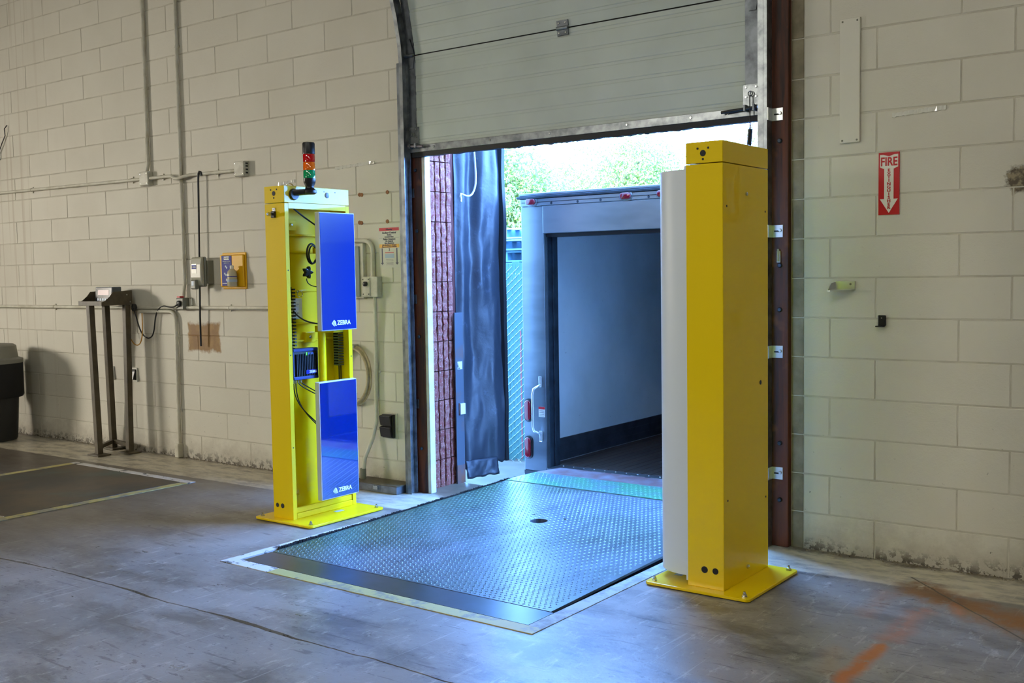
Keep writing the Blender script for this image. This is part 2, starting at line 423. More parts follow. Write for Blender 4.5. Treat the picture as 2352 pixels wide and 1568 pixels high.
# ------------------------------------------------------------------ helpers: meshes
class MB:
    def __init__(self):
        self.v = []; self.f = []
    def add(self, vs, fs):
        o = len(self.v)
        self.v += [tuple(p) for p in vs]
        self.f += [tuple(i + o for i in f) for f in fs]
        return self
    def box(self, x0, x1, y0, y1, z0, z1):
        vs = [(x, y, z) for z in (z0, z1) for y in (y0, y1) for x in (x0, x1)]
        return self.add(vs, [(0, 2, 3, 1), (4, 5, 7, 6), (0, 1, 5, 4), (2, 6, 7, 3), (0, 4, 6, 2), (1, 3, 7, 5)])
    def hexa(self, b, t):
        """b, t: four bottom and four top points, same winding"""
        return self.add(list(b) + list(t), [(3, 2, 1, 0), (4, 5, 6, 7)] + [(i, (i + 1) % 4, (i + 1) % 4 + 4, i + 4) for i in range(4)])
    def beam(self, p0, p1, w, d, ref=(0, 0, 1)):
        p0, p1 = Vector(p0), Vector(p1)
        a = (p1 - p0).normalized(); r = Vector(ref)
        if abs(a.dot(r)) > 0.95: r = Vector((0, 1, 0))
        s = a.cross(r).normalized(); u = s.cross(a)
        q = [s * w / 2 * i + u * d / 2 * j for i, j in ((-1, -1), (1, -1), (1, 1), (-1, 1))]
        return self.hexa([p0 + k for k in q], [p1 + k for k in q])
    def cyl(self, p0, p1, r0, r1=None, n=16):
        r1 = r0 if r1 is None else r1
        p0, p1 = Vector(p0), Vector(p1)
        a = (p1 - p0).normalized()
        r = Vector((0, 0, 1)) if abs(a.z) < 0.9 else Vector((1, 0, 0))
        s = a.cross(r).normalized(); u = s.cross(a)
        vs = []
        for p, rr in ((p0, r0), (p1, r1)):
            for i in range(n):
                k = 2 * math.pi * i / n
                vs.append(p + (s * math.cos(k) + u * math.sin(k)) * rr)
        fs = [(i, (i + 1) % n, (i + 1) % n + n, i + n) for i in range(n)]
        fs += [tuple(range(n - 1, -1, -1)), tuple(range(n, 2 * n))]
        return self.add(vs, fs)
    def tube(self, path, r, n=10, closed=False):
        P = [Vector(p) for p in path]
        N = len(P); vs = []; s = None
        for i, p in enumerate(P):
            if closed: a = P[(i + 1) % N] - P[i - 1]
            else: a = P[min(i + 1, N - 1)] - P[max(i - 1, 0)]
            a.normalize()
            if s is None:
                ref = Vector((0, 0, 1)) if abs(a.z) < 0.9 else Vector((1, 0, 0))
                s = a.cross(ref).normalized()
            else:
                s = (s - a * s.dot(a)).normalized()
            u = s.cross(a)
            for k in range(n):
                t_ = 2 * math.pi * k / n
                vs.append(p + (s * math.cos(t_) + u * math.sin(t_)) * r)
        fs = []
        for i in range(N if closed else N - 1):
            j = (i + 1) % N
            for k in range(n):
                fs.append((i * n + k, i * n + (k + 1) % n, j * n + (k + 1) % n, j * n + k))
        if not closed:
            fs += [tuple(range(n - 1, -1, -1)), tuple(range((N - 1) * n, N * n))]
        return self.add(vs, fs)
    def prism(self, poly, d):
        d = Vector(d); n = len(poly)
        a = [Vector(p) for p in poly]; b = [p + d for p in a]
        return self.add(a + b, [tuple(range(n - 1, -1, -1)), tuple(range(n, 2 * n))] + [(i, (i + 1) % n, (i + 1) % n + n, i + n) for i in range(n)])
    def lathe(self, prof, c, n=24, axis='z'):
        vs = []; m = len(prof)
        for r, h in prof:
            for i in range(n):
                k = 2 * math.pi * i / n
                x, y = r * math.cos(k), r * math.sin(k)
                p = {'z': (x, y, h), 'y': (x, h, y), 'x': (h, x, y)}[axis]
                vs.append((c[0] + p[0], c[1] + p[1], c[2] + p[2]))
        fs = [(j * n + i, j * n + (i + 1) % n, (j + 1) * n + (i + 1) % n, (j + 1) * n + i) for j in range(m - 1) for i in range(n)]
        fs += [tuple(range(n - 1, -1, -1)), tuple(range((m - 1) * n, m * n))]
        return self.add(vs, fs)
    def grid(self, fn, nu, nv):
        vs = [fn(i / nu, j / nv) for j in range(nv + 1) for i in range(nu + 1)]
        fs = [(j * (nu + 1) + i, j * (nu + 1) + i + 1, (j + 1) * (nu + 1) + i + 1, (j + 1) * (nu + 1) + i) for j in range(nv) for i in range(nu)]
        return self.add(vs, fs)
    def mesh(self, name, mat, o=(0, 0, 0), bevel=0, smooth=0, seg=2):
        me = bpy.data.meshes.new(name)
        me.from_pydata([(p[0] - o[0], p[1] - o[1], p[2] - o[2]) for p in self.v], [], self.f)
        bm = bmesh.new(); bm.from_mesh(me)
        bmesh.ops.recalc_face_normals(bm, faces=bm.faces)
        if bevel:
            es = [e for e in bm.edges if len(e.link_faces) == 2 and e.calc_face_angle(0) > R(25)]
            bmesh.ops.bevel(bm, geom=es, offset=bevel, segments=seg, profile=0.5, affect='EDGES', clamp_overlap=True)
        bm.to_mesh(me); bm.free()
        me.materials.append(M[mat] if isinstance(mat, str) else mat)
        if smooth:
            me.shade_smooth()
            me.set_sharp_from_angle(angle=R(smooth))
        me.update()
        return me

def link(name, me, parent=None, loc=(0, 0, 0)):
    o = bpy.data.objects.new(name, me)
    col.objects.link(o)
    o.location = loc
    if parent: o.parent = parent
    return o

def org(o):
    """world origin of a thing (all parts keep location 0 below it)"""
    while o.parent: o = o.parent
    return tuple(o.location)

def part(mb, name, mat, parent, bevel=0, smooth=0, label=None, kind=None, seg=2):
    o = link(name, mb.mesh(name, mat, org(parent), bevel, smooth, seg), parent)
    if label: o['label'] = label
    if kind: o['kind'] = kind
    return o

def thing(name, label, cat, loc, group=None):
    o = bpy.data.objects.new(name, None)
    col.objects.link(o)
    o.empty_display_size = 0.1
    o.location = loc
    o['label'] = label; o['category'] = cat
    if group: o['group'] = group
    return o

def single(mb, name, mat, label, cat, loc=(0, 0, 0), bevel=0, smooth=0, group=None, kind=None, seg=2):
    o = link(name, mb.mesh(name, mat, loc, bevel, smooth, seg), None, loc)
    o['label'] = label; o['category'] = cat
    if group: o['group'] = group
    if kind: o['kind'] = kind
    return o

def struct(mb, name, mat, label, cat='wall', bevel=0, smooth=0):
    o = link(name, mb.mesh(name, mat, (0, 0, 0), bevel, smooth))
    o['kind'] = 'structure'; o['label'] = label; o['category'] = cat
    return o

def text(s, size, origin, right, upv, mat, parent, name='lettering', align='CENTER', bold=0.0, shear=0.0, xs=1.0, depth=0.0006):
    cu = bpy.data.curves.new('lettering_curve', 'FONT')
    cu.body = s; cu.size = size; cu.align_x = align; cu.align_y = 'CENTER'
    cu.offset = bold; cu.shear = shear; cu.extrude = depth; cu.resolution_u = 3
    to = bpy.data.objects.new('lettering_tmp', cu)
    col.objects.link(to)
    dg = bpy.context.evaluated_depsgraph_get()
    me = bpy.data.meshes.new_from_object(to.evaluated_get(dg))
    bpy.data.objects.remove(to)
    r, u = Vector(right), Vector(upv); n = r.cross(u)
    o = Vector(origin) - Vector(org(parent))
    for v in me.vertices:
        p = v.co.copy()
        v.co = o + r * (p.x * xs) + u * p.y + n * p.z
    me.materials.clear(); me.materials.append(M[mat])
    me.name = name
    return link(name, me, parent)

def arc(c, a0, a1, r, n, ax, ay):
    c, ax, ay = Vector(c), Vector(ax), Vector(ay)
    return [c + ax * math.cos(a0 + (a1 - a0) * i / n) * r + ay * math.sin(a0 + (a1 - a0) * i / n) * r for i in range(n + 1)]

# ------------------------------------------------------------------ the hall
Z0 = 1.411 - 7 * 0.2032      # bottom of the lowest course
CH = 0.2032
XL, XR, YB, ZC = -16.0, 9.0, -16.0, 5.6
WT = 0.06                    # front of the backing behind blocks is y = 0.005

struct(MB().box(XL, XR, YB, 0.0, ZC, ZC + 0.2), 'ceiling', 'ceil', 'plain grey ceiling high over the loading hall', 'ceiling')
struct(MB().box(XL, XR, YB - 0.2, YB, -0.3, ZC), 'wall_back', 'wall_plain', 'plain wall at the back of the hall')
struct(MB().box(XL - 0.2, XL, YB, 0.3, -0.3, ZC), 'wall_far_left', 'wall_plain', 'plain wall at the far left end of the hall')
struct(MB().box(XR, XR + 0.2, YB, 0.3, -0.3, ZC), 'wall_far_right', 'wall_plain', 'plain wall at the far right end of the hall')

OPL, OPR, OPT = -2.735, 0.0, 2.95
wl = struct(MB().box(XL, OPL, 0.0026, 0.34, -0.3, ZC), 'wall_left', 'mortar', 'beige painted concrete block wall left of the dock door')
wr = struct(MB().box(0.0, XR, 0.0026, 0.34, -0.3, ZC).box(-0.071, 0.0, 0.0105, 0.34, -0.3, ZC), 'wall_right', 'mortar', 'pale painted concrete block wall right of the dock door')
struct(MB().box(OPL, OPR, 0.0042, 0.34, OPT, ZC), 'wall_lintel', 'mortar', 'painted wall over the dock door opening')

blk_cache = {}
def block_mesh(w, mat, h=CH):
    key = (round(w, 3), mat, round(h, 3))
    if key not in blk_cache:
        g = 0.003
        b = MB().box(g, w - g, 0.0, 0.02, g, h - g)
        blk_cache[key] = b.mesh('block', mat, (0, 0, 0), 0.003, 0, 1)
    return blk_cache[key]

def lay(parent, x0, x1, k0, k1, even, odd, B, mat='block'):
    for k in range(k0, k1):
        a = even if k % 2 == 0 else odd
        js = [x0]
        n0 = math.ceil((x0 - a) / B + 0.04)
        x = a + n0 * B
        while x < x1 - 0.03:
            js.append(x); x += B
        js.append(x1)
        for p, q in zip(js[:-1], js[1:]):
            link('block', block_mesh(q - p, mat), parent, (p + 0, random.uniform(-0.0006, 0.0008), 1.411 + k * CH))
lay(wl, -10.4, OPL, -7, 15, -4.09, -3.815, 0.6055)
lay(wr, 0.0, 2.10, -7, 8, 0.139, 0.37, 0.6225)
# bare, unpainted ends of the blocks that show beside the right timber
for k in range(-7, 8):
    link('block', block_mesh(0.072, 'bare_block'), wr, (-0.071, 0.007, 1.411 + k * CH))
for k in range(-7, 8):
    link('block', block_mesh(0.035, 'bare_block'), wl, (OPL - 0.001, 0.007, 1.411 + k * CH))

# concrete floor: two slabs with a ragged joint, and a pit for the leveller
base_f = struct(MB().box(XL, XR, YB, 0.36, -0.5, -0.06), 'floor', 'joint', 'dirty subfloor under the concrete slabs', 'floor')
PX0, PX1, PY0 = -2.33, -0.475, -1.83        # pit
def jy(x, ph):
    b = -2.455 - 0.012 * math.sin(x * 0.9) - (0.035 if x < -2.9 else 0) * min(1, (-2.9 - x) / 0.6)
    b += 0.014 * noise.noise((x * 2.2, 3.1, 0)) + 0.007 * noise.noise((x * 9, 7.7, 0)) + 0.004 * noise.noise((x * 31, 2.7, 0))
    w = 0.0040 + 0.016 * max(0, noise.noise((x * 2.6 + ph, ph, 4.0)) + 0.12)
    return b, w
xs = [XL] + [-9 + i * 0.02 for i in range(int(13.5 / 0.02))] + [XR]
def slab(front):
    mb = MB()
    n = len(xs)
    up_, lo_ = [], []
    for x in xs:
        b, w = jy(x, 1.7)
        y = b + w if not front else b - w
        up_.append((x, y))
    def strip(rows):
        vs = []; fs = []
        for (x, ya, yb) in rows:
            vs += [(x, ya, 0), (x, yb, 0), (x, ya, -0.1), (x, yb, -0.1)]
        for i in range(len(rows) - 1):
            a, b = 4 * i, 4 * i + 4
            fs += [(a, b, b + 1, a + 1), (a, a + 2, b + 2, b), (a + 1, b + 1, b + 3, a + 3)]
        mb.add(vs, fs)
    if front:
        strip([(x, YB, y) for x, y in up_])
    else:
        strip([(x, y, PY0) for x, y in up_])
        # beside the pit
        for a, b in ((XL, PX0), (PX1, XR)):
            mb.box(a, b, PY0, 0.40 if a == XL else 0.40, -0.1, 0.0)
    return mb
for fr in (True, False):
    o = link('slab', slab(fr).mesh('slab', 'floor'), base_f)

# ------------------------------------------------------------------ door frame, reveal, door
tr1 = struct(MB().box(-2.735, -2.60, -0.012, 0.05, 0.0, 2.95), 'trim_1', 'timber', 'dark stained timber jamb on the left of the dock door', 'door frame', 0.004)
part(MB().box(-2.60, -2.572, -0.006, 0.045, 0.0, 2.95), 'white_strip', 'trim_white', tr1, 0.003, label='white painted trim strip')
part(MB().box(-2.635, -2.60, 0.0501, 0.075, 0.0, 2.95), 'white_strip', 'trim_white', tr1, 0.002)
tr2 = struct(MB().box(-0.195, -0.071, -0.03, 0.05, 0.0, 3.6), 'trim_2', 'timber', 'dark brown timber jamb on the right of the dock door', 'door frame', 0.004)
for z_ in (0.25, 0.55, 1.25, 1.48, 2.12):
    part(MB().lathe([(0.013, -0.03), (0.013, -0.038), (0.009, -0.044)], (-0.115, 0, z_), 8, 'y'), 'bolt', 'alu_dark', tr2)
for z_ in (0.30, 1.05, 1.75, 2.15):
    part(MB().lathe([(0.012, -0.012), (0.012, -0.02), (0.008, -0.025)], (-2.645, 0, z_), 8, 'y'), 'bolt', 'alu_dark', tr1)

# fluted red block of the reveal
wj = struct(MB().box(-2.78, -2.70, 0.05, 0.44, -0.3, 3.1), 'wall_reveal', 'red_groove', 'fluted red split-face block reveal beside the dock curtain')
def fluted(seed):
    rng = random.Random(seed)
    mb = MB()
    y0, y1, nr = 0.078, 0.372, 5
    p = (y1 - y0) / nr
    nz = 7
    h = CH - 0.006
    for r in range(nr):
        ya = y0 + r * p
        off = rng.uniform(-0.002, 0.002)
        rows = []
        for j in range(nz + 1):
            zz = h * j / nz
            jx = lambda a: rng.uniform(-a, a)
            w0 = ya + 0.007 + off + jx(0.0035); w1 = ya + p - 0.010 + off + jx(0.0035)
            d = -2.660 + jx(0.004)
            rows.append([(-2.70, w0 - 0.003, zz), (d - 0.004, w0, zz), (d + jx(.004), (w0 + w1) / 2, zz), (d - 0.004, w1, zz), (-2.70, w1 + 0.003, zz)])
        vs = [q for rw in rows for q in rw]
        fs = [(j * 5 + i, j * 5 + i + 1, (j + 1) * 5 + i + 1, (j + 1) * 5 + i) for j in range(nz) for i in range(4)]
        fs += [(0, 4, 3, 2, 1), tuple(nz * 5 + i for i in range(5))]
        mb.add(vs, fs)
    return mb.mesh('block', 'red_block', (0, 0, 0), 0, 0)
fl_m = [fluted(s) for s in range(6)]
for k in range(-7, 8):
    link('block', fl_m[k % 6 if k > -6 else (k + 3) % 6], wj, (0, 0, 1.411 + k * CH + 0.003))

# sectional door
door = struct(MB().box(-2.60, -0.31, -0.028, 0.012, 2.262, 2.268), 'door_1', 'galv', 'raised white sectional overhead dock door', 'door')
DY = -0.032
def section(z0, z1, fn):
    """profile with horizontal ribs, extruded along x; fn maps (y, z) for the tilt"""
    prof = []
    n = 6
    zz = [z0]
    for i in range(1, n + 1):
        c = z0 + (z1 - z0) * (i - 0.35) / n
        prof += [(c - 0.012, 0), (c - 0.007, 0.003), (c + 0.007, 0.003), (c + 0.012, 0)]
    pts = [(z0, 0)] + prof + [(z1, 0)]
    mb = MB()
    a = [fn(DY + d, z) for z, d in pts]
    b = [fn(DY + 0.045, z) for z in (z1, z0)]
    loop = a + b
    mb.prism([(-2.612, y, z) for y, z in loop], (2.307, 0, 0))
    return mb
flat = lambda y, z: (y, z)
ZS = 2.888
th = R(10.5)
def tilt(y, z):
    dy, dz = y - DY, z - ZS
    return (DY + dy * math.cos(th) - dz * math.sin(th), ZS + 0.004 + dz * math.cos(th) + dy * math.sin(th))
th2 = R(42)
T0 = tilt(DY, ZS + 0.62)
def tilt2(y, z):
    dy, dz = y - DY, z - ZS
    return (T0[0] + dy * math.cos(th2) - dz * math.sin(th2), T0[1] + 0.004 + dz * math.cos(th2) + dy * math.sin(th2))
part(section(2.268, ZS - 0.004, flat), 'panel', 'door', door)
part(section(ZS, ZS + 0.615, tilt), 'panel', 'door', door)
part(MB().box(-2.6, -0.31, DY + 0.012, DY + 0.04, ZS - 0.03, ZS + 0.03), 'seam_light_block', 'black_rubber', door)  # added backing that keeps daylight from leaking through the section seam
part(section(ZS, ZS + 0.615, tilt2), 'panel', 'door', door)
# end stiles
def stile(x0, x1, z0, z1, fn):
    a = [fn(DY - 0.003, z0), fn(DY - 0.003, z1), fn(DY + 0.047, z1), fn(DY + 0.047, z0)]
    return MB().prism([(x0, y, z) for y, z in a], (x1 - x0, 0, 0))
for x0, x1 in ((-2.672, -2.6115), (-0.3055, -0.222)):
    part(stile(x0, x1, 2.268, ZS - 0.003, flat), 'end_stile', 'galv_dark', door)
    part(stile(x0, x1, ZS, ZS + 0.615, tilt), 'end_stile', 'galv_dark', door)
    part(stile(x0, x1, ZS, ZS + 0.615, tilt2), 'end_stile', 'galv_dark', door)
br = part(MB().box(-2.672, -0.222, DY - 0.006, DY + 0.05, 2.262, 2.308), 'bottom_rail', 'galv', door, 0.002, label='galvanized bottom rail')
for x in (-2.46, -2.0, -1.55, -1.02, -0.62, -0.4):
    part(MB().lathe([(0.008, DY - 0.006), (0.006, DY - 0.012)], (x, 0, 2.287), 8, 'y'), 'screw', 'zinc', br)
# rubber seal with a ragged lower edge
mb = MB()
vs = []; n = 160
for i in range(n + 1):
    x = -2.66 + 2.43 * i / n
    rag = 0.006 * noise.noise((x * 12, 0, 1)) + (0.012 * abs(noise.noise((x * 40, 5, 1))) if 50 < i < 140 else 0)
    zb = 2.232 - rag
    vs += [(x, DY, 2.264), (x, DY, zb), (x, DY + 0.04, zb), (x, DY + 0.04, 2.264)]
fs = []
for i in range(n):
    a, b = 4 * i, 4 * i + 4
    fs += [(a, a + 1, b + 1, b), (a + 1, a + 2, b + 2, b + 1), (a + 2, a + 3, b + 3, b + 2), (a + 3, a, b, b + 3)]
fs += [(0, 3, 2, 1), (4 * n, 4 * n + 1, 4 * n + 2, 4 * n + 3)]
part(mb.add(vs, fs), 'bottom_seal', 'black_rubber', door, label='black rubber bottom seal with a ragged edge')

def hinge(xc, w, h):
    hg = part(MB().box(xc - w / 2, xc + w / 2, DY - 0.008, DY, ZS - h / 2, ZS - 0.006), 'hinge', 'galv_dark', door, 0.002)
    a = [tilt(DY - 0.008, ZS + 0.008), tilt(DY - 0.008, ZS + h / 2), tilt(DY, ZS + h / 2), tilt(DY, ZS + 0.008)]
    part(MB().prism([(xc - w / 2, y, z) for y, z in a], (w, 0, 0)), 'leaf', 'galv_dark', hg)
    part(MB().cyl((xc - w / 2, DY - 0.012, ZS), (xc + w / 2, DY - 0.012, ZS), 0.011, n=10), 'pin', 'galv', hg, smooth=40)
    for sx in (-0.3, 0.3):
        for sz in (-0.32, 0.32):
            y, z = (DY - 0.008, ZS + sz * h) if sz < 0 else tilt(DY - 0.008, ZS + sz * h)
            part(MB().lathe([(0.006, y), (0.005, y - 0.005)], (xc + sx * w, 0, z), 8, 'y'), 'screw', 'zinc', hg)
hinge(-1.448, 0.078, 0.085)
for xc in (-2.645, -0.262):
    hg = part(MB().prism([(xc - 0.02, DY - 0.004, ZS - 0.085), (xc + 0.02, DY - 0.004, ZS - 0.085), (xc + 0.033, DY - 0.004, ZS - 0.01), (xc - 0.033, DY - 0.004, ZS - 0.01)], (0, -0.005, 0)), 'hinge', 'galv_dark', door)
    a = [tilt(DY - 0.008, ZS + 0.01), tilt(DY - 0.008, ZS + 0.10)]
    part(MB().prism([(xc - 0.033, a[0][0], a[0][1]), (xc + 0.033, a[0][0], a[0][1]), (xc + 0.014, a[1][0], a[1][1]), (xc - 0.014, a[1][0], a[1][1])], (0, -0.005, 0)), 'leaf', 'galv_dark', hg)
    part(MB().cyl((xc - 0.045, DY - 0.014, ZS), (xc + 0.03, DY - 0.014, ZS), 0.011, n=10), 'pin', 'galv', hg, smooth=40)
# bottom corner brackets with slide bolts
for x0, x1, s in ((-2.672, -2.588, 1), (-0.315, -0.222, -1)):
    cb = part(MB().box(x0, x1, DY - 0.010, DY - 0.006, 2.30, 2.425), 'corner_bracket', 'galv', door, 0.001)
    for dx in (0.2, 0.8):
        for zz in (2.315, 2.36, 2.41):
            part(MB().lathe([(0.006, DY - 0.010), (0.005, DY - 0.016)], (x0 + (x1 - x0) * dx, 0, zz), 8, 'y'), 'screw', 'zinc', cb)
    part(MB().tube(arc(((x0 + x1) / 2, DY - 0.022, 2.375), 0, 2 * math.pi, 0.012, 14, (1, 0, 0), (0, 0, 1))[:-1], 0.003, 6, True), 'ring', 'galv_dark', cb)
    xe = -2.665 if s > 0 else -0.225
    xi = -2.54 if s > 0 else -0.43
    sb = part(MB().cyl((xe, DY - 0.028, 2.302), (xi, DY - 0.028, 2.292), 0.008, n=10), 'slide_bolt', 'lip_rust' if s > 0 else 'black_plastic', door, smooth=40)
    for xx in (xe + s * 0.02, xe + s * 0.07):
        part(MB().box(xx - 0.006, xx + 0.006, DY - 0.04, DY - 0.006, 2.285, 2.318), 'staple', 'galv_dark', sb, 0.002)
# lift cable on the right stile
part(MB().tube([(-0.268, DY - 0.03, 2.365), (-0.266, DY - 0.032, 2.25), (-0.262, DY - 0.035, 2.18)], 0.003, 6), 'lift_cable', 'cable', door)
mb = MB().tube([(-0.262, DY - 0.035, 2.19), (-0.268, DY - 0.035, 2.13), (-0.275, DY - 0.03, 2.07)], 0.013, 8)
for dx in (-0.006, 0.006):
    mb.cyl((-0.262 + dx, DY - 0.035, 2.19), (-0.258 + dx, DY - 0.035, 2.22), 0.002, n=6)
part(mb, 'plug', 'black_plastic', door, smooth=40, label='black cord plug dangling below the corner')

def track(name, xa, xb, label, side):
    """C-shaped track: legs in y, open towards the door"""
    o = thing(name, label, 'door track', (xa, -0.06, 0.0))
    path = [(-0.062, 0.0), (-0.062, 2.84), (-0.072, 2.95), (-0.105, 3.12), (-0.20, 3.45), (-0.42, 3.8)]
    def rail(x0, x1, dy0, dy1, nm, mat):
        mb = MB(); vs = []; fs = []
        for y, z in path:
            vs += [(x0, y + dy0, z), (x1, y + dy0, z), (x1, y + dy1, z), (x0, y + dy1, z)]
        for i in range(len(path) - 1):
            a, b = 4 * i, 4 * i + 4
            fs += [(a + k, a + (k + 1) % 4, b + (k + 1) % 4, b + k) for k in range(4)]
        fs += [(3, 2, 1, 0), tuple(4 * (len(path) - 1) + k for k in range(4))]
        return part(mb.add(vs, fs), nm, mat, o)
    rail(xa, xa + 0.004 * side, -0.03, 0.03, 'web', 'galv')
    rail(xa, xa + 0.030 * side, -0.033, -0.029, 'front_flange', 'galv')
    rail(xa, xa + 0.030 * side, 0.029, 0.033, 'back_flange', 'galv')
    return o
track('door_track', -2.700, 0, 'galvanized vertical door track on the left timber jamb', 1)
part(MB().box(-2.722, -2.7005, -0.094, -0.012, 0.0, 2.84), 'angle', 'galv_dark', bpy.data.objects['door_track'])
t2 = track('door_track', -0.180, 0, 'galvanized vertical door track beside the right timber jamb', -1)
part(MB().box(-0.1795, -0.160, -0.094, -0.030, 0.0, 2.84), 'angle', 'galv', t2)
for i, z_ in enumerate((0.39, 1.03, 1.657, 2.256, 2.93)):
    b = part(MB().box(-0.159, -0.098, -0.036, -0.0305, z_ - 0.032, z_ + 0.032), 'bracket', 'silver', t2, 0.001)
    part(MB().box(-0.159, -0.155, -0.09, -0.036, z_ - 0.032, z_ + 0.032), 'flange', 'silver', b)
    part(MB().box(-0.145, -0.115, -0.0385, -0.036, z_ - 0.004, z_ + 0.004), 'slot', 'hole', b)
    part(MB().lathe([(0.010, -0.036), (0.007, -0.044)], (-0.112, 0, z_ + 0.004), 8, 'y'), 'bolt', 'zinc', b)
for z_ in (0.6, 1.3, 2.0):
    b = part(MB().box(-2.7225, -2.66, -0.018, -0.0125, z_ - 0.03, z_ + 0.03), 'bracket', 'galv_dark', bpy.data.objects['door_track'], 0.001)
# small bolt latch on the right timber
lt = thing('latch', 'short chrome latch on the right timber jamb above the pillar shoulder', 'latch', (-0.12, -0.031, 1.50))
part(MB().box(-0.130, -0.110, -0.042, -0.0302, 1.495, 1.555), 'plate', 'silver', lt, 0.002)
part(MB().cyl((-0.12, -0.046, 1.50), (-0.12, -0.046, 1.565), 0.006, n=8), 'rod', 'silver', lt, smooth=40)

# ------------------------------------------------------------------ dock leveller
lv = thing('dock_leveler', 'worn green steel tread-plate dock leveler in the doorway', 'dock leveler', (-1.4, -0.6, 0.0))
LX0, LX1, LY0, LY1 = -2.298, -0.497, -1.605, 0.46
def dz(y): return 0.004 + 0.038 * (y - LY0) / (LY1 - LY0)
# deck with its round lifting hole: ring of quads around the hole
hx, hy, hr = -1.453, -0.345, 0.052
mb = MB()
nc = 24
def deck_quad(x0, x1, y0, y1):
    mb.hexa([(x0, y0, dz(y0) - 0.012), (x1, y0, dz(y0) - 0.012), (x1, y1, dz(y1) - 0.012), (x0, y1, dz(y1) - 0.012)],
            [(x0, y0, dz(y0)), (x1, y0, dz(y0)), (x1, y1, dz(y1)), (x0, y1, dz(y1))])
q = 0.12
deck_quad(LX0, hx - q, LY0, LY1); deck_quad(hx + q, LX1, LY0, LY1)
deck_quad(hx - q, hx + q, LY0, hy - q); deck_quad(hx - q, hx + q, hy + q, LY1)
vs = []
for i in range(nc):
    a = 2 * math.pi * (i + 0.5) / nc
    c, s = math.cos(a), math.sin(a)
    m = max(abs(c), abs(s))
    ox, oy = hx + q * c / m, hy + q * s / m
    ix, iy = hx + hr * c, hy + hr * s
    vs += [(ox, oy, dz(oy)), (ix, iy, dz(iy)), (ix, iy, dz(iy) - 0.03)]
fs = []
for i in range(nc):
    a, b = 3 * i, 3 * ((i + 1) % nc)
    fs += [(a, b, b + 1, a + 1), (a + 1, b + 1, b + 2, a + 2)]
mb.add(vs, fs)
part(mb, 'deck', 'deck', lv)
# raised tread pattern
mb = MB()
px, py = 0.0275, 0.0245
ny = int((LY1 - LY0 - 0.03) / py); nx = int((LX1 - LX0 - 0.03) / px)
def bump_(cx, cy, cz, ang, L=0.0098, Wd=0.0044, H=0.0024):
    c, s = math.cos(ang), math.sin(ang)
    def P(a, b, h): return (cx + a * c - b * s, cy + a * s + b * c, cz + h)
    vs = [P(-L, 0, 0), P(-L * .5, -Wd, 0), P(L * .5, -Wd, 0), P(L, 0, 0), P(L * .5, Wd, 0), P(-L * .5, Wd, 0), P(-L * .45, 0, H), P(L * .45, 0, H)]
    mb.add(vs, [(0, 1, 6), (1, 2, 7, 6), (2, 3, 7), (3, 4, 7), (4, 5, 6, 7), (5, 0, 6)])
for j in range(ny):
    for i in range(nx):
        x = LX0 + 0.02 + (i + (0.5 if j % 2 else 0)) * px; y = LY0 + 0.02 + j * py
        if (x - hx) ** 2 + (y - hy) ** 2 < (hr + 0.012) ** 2 or x > LX1 - 0.012: continue
        bump_(x, y, dz(y), R(45) if (i + j // 2) % 2 else R(-45))
part(mb, 'tread_pattern', 'deck', lv, kind='stuff', label='raised diamond tread')
part(MB().box(-2.298, -0.478, -1.80, -1.612, -0.01, 0.004), 'front_plate', 'deck_smooth', lv, 0.001, label='smooth steel plate at the front of the leveler')
# hinged lip towards the trailer
mb = MB()
def lipz(y): return 0.044 + 0.010 * (y - 0.47) / 0.5
for (y0, y1) in ((0.472, 0.78),):
    mb.hexa([(LX0 - 0.02, y0, lipz(y0) - 0.012), (LX1, y0, lipz(y0) - 0.012), (LX1, y1, lipz(y1) - 0.012), (LX0 + 0.02, y1, lipz(y1) - 0.012)],
            [(LX0 - 0.02, y0, lipz(y0)), (LX1, y0, lipz(y0)), (LX1, y1, lipz(y1)), (LX0 + 0.02, y1, lipz(y1))])
lip = part(mb, 'lip', 'deck_green', lv, label='green tread-plate lip reaching onto the trailer')
mb = MB()
for j in range(10):
    for i in range(int((LX1 - LX0) / 0.034)):
        x = LX0 + 0.025 + (i + (0.5 if j % 2 else 0)) * 0.034; y = 0.49 + j * 0.029
        if x > LX1 - 0.02: continue
        bump_(x, y, lipz(y), R(45) if (i + j // 2) % 2 else R(-45))
part(mb, 'tread_pattern', 'deck_green', lip, kind='stuff')
mb = MB().hexa([(LX0 + 0.02, 0.782, 0.038), (LX1, 0.782, 0.038), (LX1, 0.98, 0.048), (LX0 + 0.10, 0.98, 0.048)],
               [(LX0 + 0.02, 0.782, 0.0505), (LX1, 0.782, 0.0505), (LX1, 0.98, 0.058), (LX0 + 0.10, 0.98, 0.058)])
part(mb, 'lip_edge', 'lip_rust', lip, 0.002, label='rusty bevelled edge of the lip')
# brush seals
mb = MB()
rng = random.Random(3)
for i in range(520):
    y = -1.55 + 2.15 * i / 520
    h = 0.016 + rng.uniform(0, 0.012) * (1 if noise.noise((y * 5, 0, 0)) > -0.1 else 0.4)
    x = -2.313 + rng.uniform(-0.003, 0.003)
    mb.box(x - 0.007, x + 0.007, y, y + 0.0035, -0.02, max(0.004, dz(min(y, .46)) - 0.008) + h * 0.6)
part(mb, 'brush_seal', 'black_rubber', lv, kind='stuff', label='black bristle seal along the left edge')
part(MB().box(-0.4965, -0.478, -1.60, 0.42, -0.03, -0.012), 'brush_seal', 'black_rubber', lv)
part(MB().box(-2.33, -0.475, -1.83, 0.46, -0.058, -0.05), 'pit_floor', 'pit', lv)
